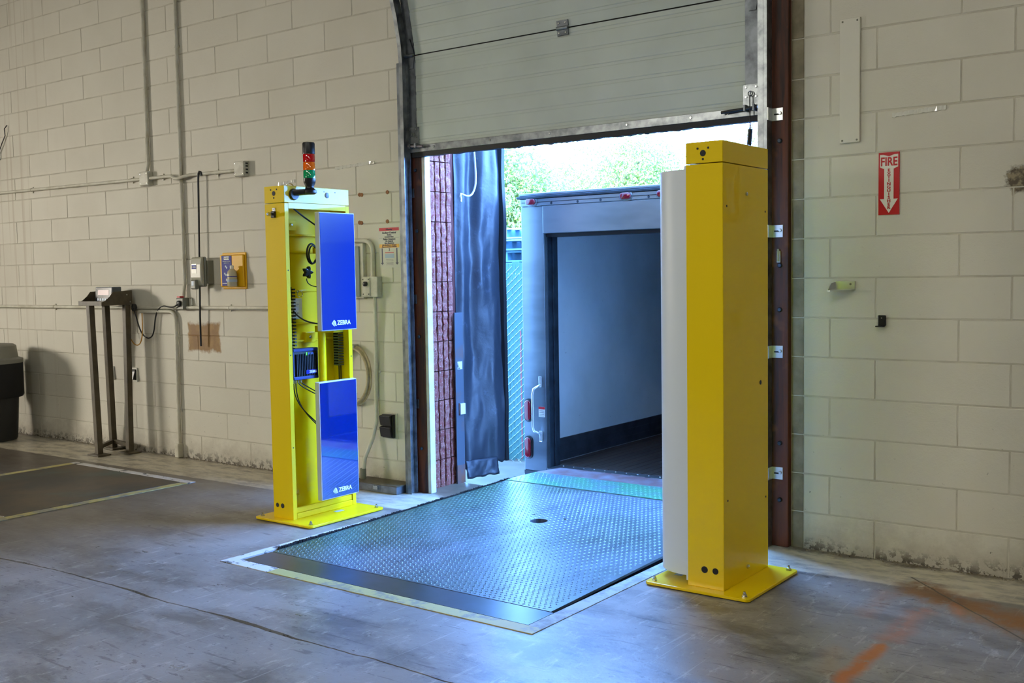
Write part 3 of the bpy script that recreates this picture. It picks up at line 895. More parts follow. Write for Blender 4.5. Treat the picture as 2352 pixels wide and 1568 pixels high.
# painted kerb angles let into the floor
ke = thing('kerb_frame', 'painted steel edging around the dock leveler pit', 'edging', (-1.4, -1.85, 0))
part(MB().box(-2.385, -2.325, -1.86, 0.30, -0.02, 0.0035), 'side_angle', 'white_paint', ke, 0.001, label='flaking white painted edge')
part(MB().box(-2.385, -2.02, -1.88, -1.8025, -0.02, 0.004), 'front_angle', 'white_paint', ke, 0.001)
part(MB().box(-2.0195, -0.40, -1.88, -1.8025, -0.02, 0.004), 'front_angle', 'yellow_paint', ke, 0.001, label='worn yellow painted edge')
part(MB().box(-0.476, -0.40, -1.8020, 0.30, -0.02, 0.0035), 'side_angle', 'grey_paint', ke, 0.001)

# floor scale in its own pit
fs_ = thing('floor_scale', 'rust-brown steel floor scale platform sunk in the floor', 'floor scale', (-5.05, -1.3, 0))
part(MB().box(-5.74, -4.36, -1.98, -0.69, 0.0005, 0.006), 'platform', 'scale_plate', fs_, 0.002)
for a in ((-5.82, -4.28, -0.685, -0.62), (-5.82, -4.28, -2.06, -1.985)):
    part(MB().box(*a, 0.0003, 0.005), 'frame_bar', 'white_paint' if a[2] > -1 else 'yellow_paint', fs_, 0.001)
for a in ((-5.82, -5.745, -1.9845, -0.6855), (-4.355, -4.28, -1.9845, -0.6855)):
    part(MB().box(*a, 0.0003, 0.005), 'frame_bar', 'yellow_paint', fs_, 0.001)

# rubble that has crumbled off the foot of the walls
def rubble(name, x0, x1, n, label, seed):
    mb = MB(); rng = random.Random(seed)
    for i in range(n):
        x = rng.uniform(x0, x1); d = abs(rng.gauss(0, 0.022)) + 0.006; r = rng.uniform(0.003, 0.011) * (1 if d < 0.04 else 0.6)
        pts = [(x + r * rng.uniform(0.6, 1.3) * math.cos(a), -d + r * 0.6 * rng.uniform(0.6, 1.2) * math.sin(a)) for a in [k * 1.257 for k in range(5)]]
        mb.add([(p[0], p[1], 0.0003) for p in pts] + [(x + rng.uniform(-r, r) * .3, -d, r * rng.uniform(0.5, 1.0))], [(4, 3, 2, 1, 0)] + [(k, (k + 1) % 5, 5) for k in range(5)])
    return single(mb, name, 'rubble', label, 'rubble', (0, 0, 0), kind='stuff')
M['rubble'] = simple('mortar_crumbs', '#5c5140', 0.9, c2='#a79d88', scale=30)
rubble('rubble', -5.24, -3.2, 260, 'crumbs of mortar along the wall foot between floor conduit and left pillar', 21)
rubble('rubble', -8.6, -6.30, 180, 'crumbs of mortar along the wall foot left of the scale stand', 23)
rubble('rubble', 0.02, 2.0, 170, 'crumbs of mortar along the foot of the right wall', 22)

# ------------------------------------------------------------------ pillars
def rounded_plate(x0, x1, y0, y1, z0, z1, r):
    pts = []
    for cx, cy, a in ((x1 - r, y1 - r, 0), (x0 + r, y1 - r, 90), (x0 + r, y0 + r, 180), (x1 - r, y0 + r, 270)):
        for i in range(6):
            k = R(a + 90 * i / 5)
            pts.append((cx + r * math.cos(k), cy + r * math.sin(k), z0))
    return MB().prism(pts, (0, 0, z1 - z0))

def disc(c, r, axis, d, n=20):
    a = {'x': (d, 0, 0), 'y': (0, d, 0), 'z': (0, 0, d)}[axis]
    return MB().cyl(c, Vector(c) + Vector(a), r, n=n)

def bolt(parent, x, y, z):
    part(MB().lathe([(0.014, z), (0.014, z + 0.003), (0.010, z + 0.003), (0.010, z + 0.012), (0.006, z + 0.014), (0.006, z + 0.022)], (x, y, 0), 6), 'anchor_bolt', 'zinc', parent)

def base_plate(parent, x0, x1, y0, y1):
    bp = part(rounded_plate(x0, x1, y0, y1, 0.004, 0.018, 0.022), 'base_plate', 'yellow', parent, 0.003)
    part(rounded_plate(x0 + 0.02, x1 - 0.02, y0 + 0.02, y1 - 0.02, 0.0005, 0.004, 0.02), 'shim', 'black_rubber', bp)
    for x in (x0 + 0.035, x1 - 0.035):
        for y in (y0 + 0.035, y1 - 0.035):
            bolt(bp, x, y, 0.018)
    return bp

# ---- left pillar, open front
LP = thing('reader_pillar', 'open yellow steel pillar with two blue panels on the left of the doorway', 'reader pillar', (-2.75, -0.83, 0.0))
ax0, ax1, ay0, ay1, H = -2.883, -2.71, -1.092, -0.570, 1.995
base_plate(LP, -2.995, -2.500, -1.150, -0.535)
TS = 0.004
zb = 0.018
part(MB().box(ax0, ax0 + TS, ay0 + TS, ay1 - TS, zb, 1.893), 'back_panel', 'yellow', LP)
part(MB().prism([(ax0, ay0, zb), (ax1, ay0, zb), (ax1, ay0 + 0.03, zb), (ax1 - TS, ay0 + 0.03, zb), (ax1 - TS, ay0 + TS, zb), (ax0, ay0 + TS, zb)], (0, 0, 1.893 - zb)), 'side_panel', 'yellow', LP, 0.0015)
part(MB().prism([(ax0, ay1, zb), (ax1, ay1, zb), (ax1, ay1 - 0.03, zb), (ax1 - TS, ay1 - 0.03, zb), (ax1 - TS, ay1 - TS, zb), (ax0, ay1 - TS, zb)], (0, 0, 1.893 - zb)), 'side_panel', 'yellow', LP, 0.0015)
cap = part(MB().box(ax0, ax1, ay0, ay1, 1.897, H), 'cap', 'yellow', LP, 0.002)
part(MB().box(ax1 - TS, ax1, ay0 + 0.031, ay1 - 0.031, 1.862, 1.896), 'header_lip', 'yellow', LP)
part(MB().box(ax1 - 0.03, ax1, ay0 + 0.031, ay1 - 0.031, zb, 0.052), 'bottom_rail', 'yellow', LP, 0.004)
part(MB().box(ax1 - 0.02, ax1 - 0.006, ay0 + 0.031, ay1 - 0.031, 0.052, 0.085), 'bottom_rail', 'yellow', LP, 0.004)
part(MB().box(ax1 + 0.03, ax1 + 0.062, -0.80, -0.735, 0.0182, 0.0192), 'sticker', 'sign_blue', LP, label='small blue sticker')
# openings of the end face
def end_holes(P, y, cx, zc, zl, dxs):
    part(disc((cx, y - 0.0015, zc), 0.014, 'y', 0.004), 'port_hole', 'hole', P)
    for dx, dzz in ((-0.026, 0.022), (0.026, 0.022), (0, -0.026)):
        part(disc((cx + dx, y - 0.0015, zc + dzz), 0.005, 'y', 0.004, 12), 'screw_hole', 'hole', P)
    for xx, rr in dxs:
        part(disc((xx, y - 0.0015, zl), rr, 'y', 0.004), 'port_hole', 'hole', P)
end_holes(cap, ay0, -2.799, 1.952, 0, ())
for xx, rr in ((-2.849, 0.013), (-2.803, 0.0145)):
    part(disc((xx, ay0 - 0.0015, 0.094), rr, 'y', 0.004), 'port_hole', 'hole', LP)
# key lock
lk = part(MB().box(-2.815, -2.783, ay0 - 0.016, ay0, 1.810, 1.848), 'key_lock', 'black_plastic', LP, 0.004)
part(MB().box(-2.812, -2.786, ay0 - 0.004, ay0, 1.848, 1.868), 'keeper', 'zinc', lk)
part(MB().prism([(-2.80, ay0 - 0.017, 1.822), (-2.80, ay0 - 0.05, 1.818), (-2.80, ay0 - 0.06, 1.830), (-2.80, ay0 - 0.045, 1.842), (-2.80, ay0 - 0.017, 1.836)], (0.003, 0, 0)), 'key', 'zinc', lk)
# lifting eye and blind plug on the cap
part(MB().tube(arc((-2.83, ay0 + 0.15, H + 0.002), 0, math.pi, 0.024, 12, (0.5, 0.86, 0), (0, 0, 1)), 0.004, 8), 'lifting_eye', 'zinc', cap)
part(MB().lathe([(0.017, ax1), (0.016, ax1 + 0.004), (0.010, ax1 + 0.008)], (0, -0.752, 1.952), 16, 'x'), 'blind_plug', 'sign_blue', cap, smooth=40)
for y in (-0.776, -0.685):
    part(disc((ax1 - 0.002, y, 1.972), 0.003, 'x', 0.0035, 8), 'screw_hole', 'hole', cap)
# interior: shelves, rails, cleats
for z_, d in ((1.72, 0.03), (1.62, 0.018), (1.38, 0.010), (1.185, 0.02), (1.075, 0.018)):
    part(MB().box(ax0 + TS, ax0 + TS + d, ay0 + 0.01, ay1 - 0.01, z_ - 0.012, z_), 'cross_rail', 'yellow', LP, 0.002)
for z_, y in ((1.775, -0.93), (0.10, -0.965), (1.09, -0.80)):
    cl = part(MB().box(ax0 + TS, ax0 + 0.036, y - 0.03, y + 0.05, z_ - 0.035, z_ + 0.03), 'cleat', 'yellow', LP, 0.003)
    part(MB().lathe([(0.011, ax0 + 0.036), (0.011, ax0 + 0.042), (0.006, ax0 + 0.048)], (0, y + 0.005, z_), 6, 'x'), 'bolt', 'zinc', cl)
part(MB().cyl((-2.775, -0.765, 0.08), (-2.775, -0.765, 1.80), 0.024, n=20), 'mast', 'yellow', LP, smooth=40, label='round yellow inner mast')
for z_ in (1.14, 1.62, 0.30, 0.76):
    part(MB().box(-2.80, -2.634, -0.80, -0.72, z_ - 0.02, z_ + 0.02), 'mount_bracket', 'yellow', LP, 0.003)
# slotted wire ducts
def duct(parent, x0, x1, y0, y1, z0, z1, step, mat2):
    d = part(MB().box(x0, x0 + 0.003, y0, y1, z0, z1), 'wire_duct', 'black_plastic', parent)
    mb = MB(); z_ = z0
    while z_ < z1:
        mb.box(x0 + 0.003, x1, y0, y0 + 0.003, z_, z_ + step * 0.5)
        mb.box(x0 + 0.003, x1, y1 - 0.003, y1, z_, z_ + step * 0.5)
        mb.box(x1 - 0.002, x1, y0 + 0.003, y1 - 0.003, z_, z_ + step * 0.5)
        z_ += step
    part(mb, 'duct_fingers', mat2, d, kind='stuff')
duct(LP, ax0 + 0.05, ax0 + 0.10, ay1 - 0.045, ay1 - 0.006, 0.90, 1.16, 0.017, 'meter')
duct(LP, ax0 + 0.02, ax0 + 0.055, ay0 + 0.155, ay0 + 0.17, 0.88, 1.40, 0.020, 'black_plastic')
# outlet
oc_ = part(MB().box(ax0 + TS, ax0 + 0.040, -0.935, -0.855, 1.205, 1.330), 'outlet_box', 'outlet_white', LP, 0.003, label='white twin power outlet')
for z_ in (1.293, 1.240):
    part(MB().lathe([(0.017, ax0 + 0.040), (0.016, ax0 + 0.0425)], (0, -0.893, z_), 16, 'x'), 'socket', 'sign_white', oc_)
    for dy, h_ in ((-0.006, 0.010), (0.006, 0.008)):
        part(MB().box(ax0 + 0.0425, ax0 + 0.0432, -0.893 + dy - 0.0012, -0.893 + dy + 0.0012, z_ - h_ / 2, z_ + h_ / 2), 'slot', 'hole', oc_)
# ring pin
rp = part(MB().lathe([(0.009, ax0 + TS), (0.009, ax0 + 0.02), (0.005, ax0 + 0.026)], (0, -0.868, 1.372), 10, 'x'), 'ring_pin', 'zinc', LP)
part(MB().tube(arc((ax0 + 0.022, -0.855, 1.355), 0, 2 * math.pi, 0.018, 16, (0.2, 0.98, 0), (0, 0, 1))[:-1], 0.002, 6, True), 'ring', 'zinc', rp)
# star knob
pts = []
for i in range(20):
    a = 2 * math.pi * i / 20
    rr = 0.030 + 0.011 * math.cos(a * 5)
    pts.append((-2.80, -0.855 + rr * math.cos(a), 1.487 + rr * math.sin(a)))
part(MB().prism(pts, (0.025, 0, 0)), 'star_knob', 'black_plastic', LP, 0.004)
# reader
rd = part(MB().box(-2.855, -2.812, -0.965, -0.775, 0.842, 1.020), 'reader', 'reader', LP, 0.004, label='black finned reader box with blue corners')
for i in range(13):
    y = -0.950 + i * 0.0133
    part(MB().box(-2.812, -2.800, y, y + 0.005, 0.858, 0.992), 'fin', 'reader', rd)
for a in ((-0.970, -0.770, 1.006, 1.026), (-0.970, -0.770, 0.836, 0.856)):
    part(MB().box(-2.858, -2.806, a[0], a[1], a[2], a[3]), 'bumper', 'blue_bumper', rd, 0.004)
for y in (-0.972, -0.778):
    part(MB().box(-2.858, -2.808, y, y + 0.008, 0.85, 1.012), 'bumper', 'blue_bumper', rd, 0.002)
part(MB().box(-2.800, -2.797, -0.880, -0.785, 0.868, 0.893), 'badge', 'eye_blue', rd, 0.001)
text('ZEBRA', 0.020, (-2.7965, -0.825, 0.880), (0, 1, 0), (0, 0, 1), 'white', rd, bold=0.0006)
part(MB().box(-2.800, -2.798, -0.874, -0.868, 0.984, 1.000), 'status_light', 'led', rd)
for i in range(4):
    y = -0.858 + i * 0.011
    part(MB().box(-2.800, -2.798, y, y + 0.005, 0.986, 0.998), 'status_light', 'led_off', rd)

def bez(p0, p1, p2, p3, n=14):
    p0, p1, p2, p3 = map(Vector, (p0, p1, p2, p3))
    return [p0 * (1 - t) ** 3 + p1 * 3 * t * (1 - t) ** 2 + p2 * 3 * t * t * (1 - t) + p3 * t ** 3 for t in [i / n for i in range(n + 1)]]
for i, (y0, ze) in enumerate(((-0.955, 0.62), (-0.937, 0.60), (-0.915, 0.74), (-0.893, 0.75))):
    part(MB().cyl((-2.83, y0, 0.836), (-2.83, y0, 0.815), 0.006, n=8), 'connector', 'zinc', LP)
    part(MB().tube(bez((-2.83, y0, 0.82), (-2.83, y0, ze + 0.06), (-2.80, y0 + 0.06, ze + 0.02), (-2.70, -0.82, ze - 0.10 if i < 2 else ze - 0.02)), 0.0035, 8), 'antenna_cable', 'cable', LP, smooth=60)
part(MB().tube(bez((-2.84, -0.93, 1.255), (-2.80, -0.92, 1.20), (-2.76, -0.86, 1.165), (-2.66, -0.80, 1.175)), 0.005, 8), 'power_cord', 'cable', LP, smooth=60)
part(MB().tube(bez((-2.76, -1.03, 1.90), (-2.77, -0.96, 1.86), (-2.75, -0.88, 1.80), (-2.70, -0.84, 1.76)), 0.005, 8), 'power_cord', 'cable', LP, smooth=60)
part(MB().tube(arc((-2.78, -0.825, 1.60), 0.4, 5.6, 0.055, 26, (0, 0.7, 0), (0, 0, 1.1)), 0.006, 8), 'coiled_cord', 'cable', LP, smooth=60)
part(MB().tube(arc((-2.775, -0.82, 1.595), 0.8, 5.9, 0.045, 26, (0, 0.7, 0), (0, 0, 1.2)), 0.005, 8), 'coiled_cord', 'cable', LP, smooth=60)
part(MB().tube(bez((-2.79, -0.86, 1.45), (-2.79, -0.87, 1.42), (-2.76, -0.85, 1.39), (-2.70, -0.80, 1.40)), 0.003, 8), 'antenna_cable', 'cable', LP, smooth=60)
for y in (-0.600, -0.585):
    part(MB().tube([(ax0 + 0.08, y, 0.90), (ax0 + 0.08, y, 0.70)], 0.004, 8), 'antenna_cable', 'cable', LP, smooth=60)
for y, z_ in ((ay0 + 0.015, 1.50), (ay0 + 0.015, 1.0), (ay0 + 0.015, 0.45), (ay1 - 0.012, 0.96)):
    part(disc((ax1 - 0.003, y, z_), 0.004, 'x', 0.0045, 8), 'screw_hole', 'hole', LP)

def zebra_logo(parent, x, yc, zc, s):
    """white striped head mark and the word next to it, on a face looking along +x"""
    for i, (u0, v0, L) in enumerate(((-0.22, 0.10, 0.30), (-0.10, 0.22, 0.62), (0.03, 0.36, 0.88), (0.17, 0.48, 0.95), (0.31, 0.46, 0.82), (0.45, 0.32, 0.52))):   # slanted stripes of the head
        a = [(u0, v0), (u0 + 0.085, v0 + 0.04), (u0 + 0.085 + 0.28 * L, v0 + 0.03 - 0.93 * L), (u0 + 0.28 * L + 0.01, v0 - 0.90 * L)]
        part(MB().prism([(x, yc + (u - 0.62) * s, zc + (v - 0.05) * s) for u, v in a], (0.0006, 0, 0)), 'logo_stripe', 'white', parent)
    part(MB().prism([(x, yc + (u - 0.62) * s, zc + (v - 0.05) * s) for u, v in ((0.62, -0.36), (0.78, -0.36), (0.74, -0.20), (0.60, -0.22))], (0.0006, 0, 0)), 'logo_stripe', 'white', parent)
    text('ZEBRA', 0.92 * s, (x + 0.0005, yc + 0.30 * s, zc), (0, 1, 0), (0, 0, 1), 'white', parent, align='LEFT', bold=0.022 * s)

def antenna(z0, z1, y0, y1, m):
    a = part(MB().box(-2.634, -2.597, y0, y1, z0, z1), 'antenna', 'antenna_frame', LP, 0.005, label='blue-faced flat antenna in a pale frame')
    part(MB().box(-2.5975, -2.5955, y0 + 0.006, y1 - 0.006, z0 + 0.006, z1 - 0.006), 'face', m, a, 0.0006)
    zebra_logo(a, -2.5953, (y0 + y1) / 2 - 0.032, z0 + 0.045, 0.040)
    return a
antenna(1.135, 1.842, -0.930, -0.638, 'antenna_blue')
antenna(0.122, 0.834, -0.965, -0.653, 'antenna_blue_gloss')

# signal tower
ST = thing('signal_tower', 'stacked red orange green signal light on the left yellow pillar', 'signal light', (ax1, -0.99, 1.95))
lx, ly = -2.632, -0.962
part(MB().lathe([(0.034, ax1), (0.034, ax1 + 0.006), (0.030, ax1 + 0.016)], (0, -1.02, 1.945), 20, 'x'), 'wall_flange', 'black_plastic', ST, smooth=40)
part(MB().hexa([(ax1 + 0.004, -1.045, 1.937), (ax1 + 0.004, -0.995, 1.937), (lx + 0.02, ly + 0.028, 1.945), (lx - 0.005, ly - 0.035, 1.945)],
               [(ax1 + 0.004, -1.045, 1.972), (ax1 + 0.004, -0.995, 1.972), (lx + 0.02, ly + 0.028, 1.974), (lx - 0.005, ly - 0.035, 1.974)]), 'arm', 'black_plastic', ST, 0.006, 40)
part(MB().lathe([(0.030, 1.944), (0.040, 1.952), (0.040, 1.966), (0.026, 1.978), (0.024, 1.988), (0.034, 2.010), (0.0365, 2.026), (0.0365, 2.036)], (lx, ly, 0), 24), 'socket', 'black_plastic', ST, smooth=40)
zz = [2.037, 2.084, 2.131, 2.178]
for i, m in enumerate(('lens_green', 'lens_orange', 'lens_red')):
    part(MB().lathe([(0.0355, zz[i]), (0.0355, zz[i + 1] - 0.006), (0.034, zz[i + 1] - 0.004), (0.034, zz[i + 1] - 0.001)], (lx, ly, 0), 28), 'lens', m, ST, smooth=40, label=('green', 'orange', 'red')[i] + ' translucent lens')
part(MB().lathe([(0.036, 2.179), (0.036, 2.238), (0.033, 2.245), (0.0, 2.246)], (lx, ly, 0), 28), 'top_cap', 'black_plastic', ST, smooth=40)

# ---- right pillar, seen from behind
RP = thing('reader_pillar', 'closed yellow steel pillar with a bulging grey cover on the right of the doorway', 'reader pillar', (-0.10, -0.73, 0.0))
bx0, bx1, by0, by1 = -0.168, 0.012, -0.972, -0.482
base_plate(RP, -0.366, 0.155, -1.028, -0.455)
part(MB().box(bx0, bx1, by0, by1, 0.018, 1.932), 'body', 'yellow', RP, 0.002)
rc = part(MB().box(bx0, bx1, by0, by1, 1.936, 2.030), 'cap', 'yellow', RP, 0.002)
end_holes(rc, by0, -0.083, 1.979, 0, ())
for xx, rr in ((-0.084, 0.0155), (-0.030, 0.0145)):
    part(disc((xx, by0 - 0.0015, 0.103), rr, 'y', 0.004), 'port_hole', 'hole', RP)
for y, z_, rr in ((-0.933, 1.743, 0.005), (-0.515, 1.733, 0.005), (-0.571, 0.926, 0.011), (-0.931, 0.423, 0.005), (-0.512, 0.367, 0.005)):
    part(disc((bx1 - 0.002, y, z_), rr, 'x', 0.0032, 12), 'screw_hole', 'hole', RP)
part(MB().lathe([(0.009, bx1), (0.009, bx1 + 0.006), (0.005, bx1 + 0.009)], (0, -0.729, 1.806), 8, 'x'), 'bolt', 'zinc', RP)
part(MB().lathe([(0.010, bx1), (0.010, bx1 + 0.008), (0.005, bx1 + 0.012)], (0, -0.723, 0.075), 6, 'x'), 'bolt', 'zinc', RP)
part(MB().lathe([(0.012, 2.03), (0.012, 2.036), (0.008, 2.040)], (-0.03, -0.55, 0), 8), 'bolt', 'zinc', rc)
part(MB().lathe([(0.012, 2.03), (0.010, 2.035)], (-0.075, -0.92, 0), 8), 'bolt', 'zinc', rc)
# curved cover
pl = []
n = 36
for i in range(n + 1):
    a = -math.pi / 2 + math.pi * i / n
    e = 2 / 2.5
    c, s = math.cos(a), math.sin(a)
    pl.append((bx0 - 0.0005 - 0.212 * abs(c) ** e, -0.727 + 0.237 * math.copysign(abs(s) ** e, s), 0.06))
part(MB().prism(pl, (0, 0, 1.855)), 'cover', 'cover', RP, 0, 30, label='bulging light grey plastic cover')
part(MB().box(bx0 - 0.01, bx0, by0 + 0.002, by1 - 0.002, 0.04, 1.93), 'cover_flange', 'cover', RP, 0.001)
part(MB().box(-0.30, -0.26, -0.86, -0.80, 0.0185, 0.0195), 'sticker', 'sign_blue', RP)

# ------------------------------------------------------------------ left wall fittings
def conduit(name, label, path, r=0.0135, group=None, mat='conduit', clips=()):
    o = thing(name, label, 'conduit', path[0], group)
    part(MB().tube(path, r, 12), 'pipe', mat, o, smooth=60)
    for c, d in clips:
        c = Vector(c)
        if d == 'z':
            part(MB().box(c.x - 0.028, c.x + 0.028, -0.010, -0.0012, c.z - 0.009, c.z + 0.009), 'clip', mat, o, 0.002)
            part(MB().cyl((c.x, c.y, c.z - 0.009), (c.x, c.y, c.z + 0.009), r + 0.003, n=12), 'clip', mat, o, smooth=40)
        else:
            part(MB().box(c.x - 0.009, c.x + 0.009, -0.010, -0.0012, c.z - 0.028, c.z + 0.028), 'clip', mat, o, 0.002)
            part(MB().cyl((c.x - 0.009, c.y, c.z), (c.x + 0.009, c.y, c.z), r + 0.003, n=12), 'clip', mat, o, smooth=40)
    return o
CY = -0.019
def elbow(path, k=6):
    """round the inner corners of a poly-line"""
    P = [Vector(p) for p in path]
    out = [P[0]]
    for a, b, c in zip(P[:-2], P[1:-1], P[2:]):
        r = min(0.09, (a - b).length * 0.45, (c - b).length * 0.45)
        p, q_ = b + (a - b).normalized() * r, b + (c - b).normalized() * r
        out += [p * (1 - t) ** 2 + b * 2 * t * (1 - t) + q_ * t * t for t in [i / k for i in range(k + 1)]]
    return out + [P[-1]]
conduit('conduit', 'painted vertical conduit dropping into the square box on the left wall', [(-5.580, CY, 4.6), (-5.580, CY, 2.40), (-5.598, CY - .012, 2.32)], clips=(((-5.58, CY, 3.02), 'z'),), r=0.0145)
conduit('conduit', 'painted vertical conduit reaching down to the grey wall outlet', [(-5.145, CY, 4.6), (-5.150, CY, 2.2), (-5.149, CY, 1.42), (-5.165, CY - .01, 1.31)], clips=(((-5.148, CY, 1.63), 'z'), ((-5.15, CY, 3.3), 'z')), r=0.0145)
conduit('conduit', 'upper horizontal conduit running left from the square box', [(-9.5, CY, 2.318), (-7.0, CY, 2.300), (-5.68, CY - .006, 2.288)], clips=(((-5.82, CY, 2.292), 'x'), ((-7.4, CY, 2.303), 'x')))
conduit('conduit', 'bent conduit between the two square boxes hopping over a vertical pipe', [(-5.54, CY - .012, 2.287), (-5.33, CY - .002, 2.288), (-5.26, CY - .012, 2.285), (-5.19, CY - .030, 2.262), (-5.14, CY - .034, 2.256), (-5.08, CY - .028, 2.270), (-5.02, CY - .008, 2.279), (-4.9, CY, 2.279), (-4.46, CY - .006, 2.274)], clips=(((-5.40, CY, 2.288), 'x'), ((-4.70, CY, 2.276), 'x')))
conduit('conduit', 'lower horizontal conduit along the left wall at socket height', [(-9.5, CY, 1.222), (-6.0, CY, 1.224), (-3.62, CY, 1.234)], clips=(((-5.30, CY, 1.226), 'x'), ((-4.60, CY, 1.229), 'x'), ((-7.1, CY, 1.223), 'x')), r=0.0145)
cc = conduit('conduit', 'conduit with a rounded elbow dropping to the floor right of the scale stand', elbow([(-5.78, CY - .002, 1.192), (-5.277, CY - .002, 1.196), (-5.290, CY - .002, 0.002)]), clips=(((-5.282, CY, 0.98), 'z'), ((-5.284, CY, 0.80), 'z'), ((-5.288, CY, 0.385), 'z')), r=0.0155)
part(MB().box(-5.315, -5.268, -0.055, -0.0015, 0.0005, 0.115), 'foot_fitting', 'conduit', cc, 0.006)

def wallbox(name, label, x0, x1, z0, z1, d, mat, cat='junction box', screws=True):
    o = thing(name, label, cat, ((x0 + x1) / 2, 0, z0))
    part(MB().box(x0, x1, -d, 0.0, z0, z1), 'body', mat, o, 0.006)
    part(MB().box(x0 + 0.004, x1 - 0.004, -d - 0.006, -d, z0 + 0.004, z1 - 0.004), 'lid', mat, o, 0.005)
    if screws:
        for x in (x0 + 0.018, x1 - 0.018):
            for z_ in (z0 + 0.018, z1 - 0.018):
                part(MB().lathe([(0.004, -d - 0.006), (0.003, -d - 0.009)], (x, 0, z_), 8, 'y'), 'screw', 'zinc', o)
    return o
wallbox('junction_box', 'square painted junction box on the left wall where conduits meet', -5.670, -5.545, 2.230, 2.345, 0.045, 'box_paint')
b2 = wallbox('junction_box', 'square painted junction box with knockouts at the end of the bent conduit', -4.455, -4.335, 2.225, 2.340, 0.045, 'box_paint')
for z_ in (2.250, 2.275, 2.30, 2.32):
    part(MB().box(-4.3352, -4.334, -0.035, -0.012, z_ - 0.006, z_ + 0.006), 'knockout', 'hole', b2)

wo = thing('wall_outlet', 'dark grey weatherproof outlet with a plugged-in cord below the vertical conduit', 'wall outlet', (-5.17, 0, 1.21))
part(MB().box(-5.215, -5.125, -0.06, 0.0, 1.212, 1.308), 'body', 'soap_dark', wo, 0.006)
part(MB().lathe([(0.024, -0.06), (0.024, -0.072), (0.018, -0.076)], (-5.17, 0, 1.262), 16, 'y'), 'socket', 'black_plastic', wo, smooth=40)
part(MB().box(-5.19, -5.15, -0.07, -0.03, 1.3082, 1.322), 'cap', 'sign_red', wo, 0.003)
part(MB().tube([(-5.10, -0.01, 1.305), (-5.075, -0.012, 1.30), (-5.070, -0.012, 1.25), (-5.09, -0.012, 1.215)], 0.004, 6), 'bail_wire', 'zinc', wo)
part(MB().tube(bez((-5.18, -0.075, 1.255), (-5.22, -0.09, 1.22), (-5.30, -0.06, 1.235), (-5.42, -0.03, 1.24)) + bez((-5.42, -0.03, 1.24), (-5.62, -0.03, 1.22), (-5.50, -0.03, 0.98), (-5.64, -0.04, 0.97)) + bez((-5.64, -0.04, 0.97), (-5.80, -0.04, 0.99), (-5.76, -0.05, 1.20), (-5.80, -0.08, 1.24)), 0.006, 8), 'cord', 'cable', wo, smooth=60, label='black cord hanging in a loop')

# black strap hanging from the conduit
single(MB().tube([(-4.865, -0.034, 2.262), (-4.872, -0.036, 2.292), (-4.885, -0.040, 2.296), (-4.897, -0.04, 2.28), (-4.900, -0.042, 2.22), (-4.906, -0.042, 2.0), (-4.918, -0.042, 1.66), (-4.930, -0.042, 1.30), (-4.936, -0.042, 1.16), (-4.945, -0.036, 0.925)], 0.0075, 8), 'hanging_strap', 'cable', 'thin black strap hooked over the conduit hanging behind the soap dispenser', 'strap', (-4.9, -0.03, 0.925), smooth=60)

# soap dispenser
sp = thing('soap_dispenser', 'grey hand sanitizer dispenser on the left wall', 'soap dispenser', (-4.885, 0, 1.378))
part(MB().box(-4.875, -4.800, -0.0525, 0.0, 1.42, 1.60), 'mount', 'soap_dark', sp)
part(MB().box(-4.955, -4.815, -0.070, -0.052, 1.395, 1.630), 'back_shell', 'soap_dark', sp, 0.012)
part(MB().prism([(-4.958, -0.0702, 1.40), (-4.958, -0.092, 1.405), (-4.958, -0.105, 1.47), (-4.958, -0.105, 1.57), (-4.958, -0.092, 1.625), (-4.958, -0.0702, 1.63)], (0.135, 0, 0)), 'front_shell', 'soap', sp, 0.010)
pb = part(MB().box(-4.935, -4.870, -0.125, -0.088, 1.376, 1.452), 'push_bar', 'soap_dark', sp, 0.010)
part(MB().box(-4.918, -4.888, -0.127, -0.125, 1.405, 1.44), 'level_window', 'sign_blue', pb, 0.001)
part(MB().box(-4.935, -4.875, -0.1065, -0.105, 1.500, 1.575), 'label', 'sign_white', sp)
part(MB().box(-4.933, -4.877, -0.1072, -0.1065, 1.535, 1.565), 'label_band', 'eye_blue', sp)
text('PURELL', 0.017, (-4.905, -0.1078, 1.550), (1, 0, 0), (0, 0, 1), 'white', sp)

# eye wash station
ey = thing('eyewash_station', 'yellow eyewash station board with a bottle and blue instructions', 'eyewash station', (-4.54, 0, 1.37))
part(MB().box(-4.675, -4.395, -0.012, -0.001, 1.375, 1.655), 'backboard', 'eye_yellow', ey, 0.008)
part(MB().box(-4.685, -4.405, -0.03, -0.012, 1.39, 1.640), 'tray', 'eye_yellow', ey, 0.010)
part(MB().box(-4.660, -4.540, -0.032, -0.030, 1.400, 1.632), 'instruction_panel', 'eye_blue', ey)
part(MB().box(-4.630, -4.570, -0.0332, -0.032, 1.600, 1.626), 'brand_label', 'white', ey)
text('NORTH', 0.018, (-4.600, -0.0338, 1.613), (1, 0, 0), (0, 0, 1), 'sign_navy', ey, bold=0.0006)
text('EMERGENCY EYE & SKIN', 0.0105, (-4.600, -0.0325, 1.588), (1, 0, 0), (0, 0, 1), 'white', ey, xs=0.8)
text('FLUSH STATION', 0.0105, (-4.600, -0.0325, 1.576), (1, 0, 0), (0, 0, 1), 'white', ey, xs=0.8)
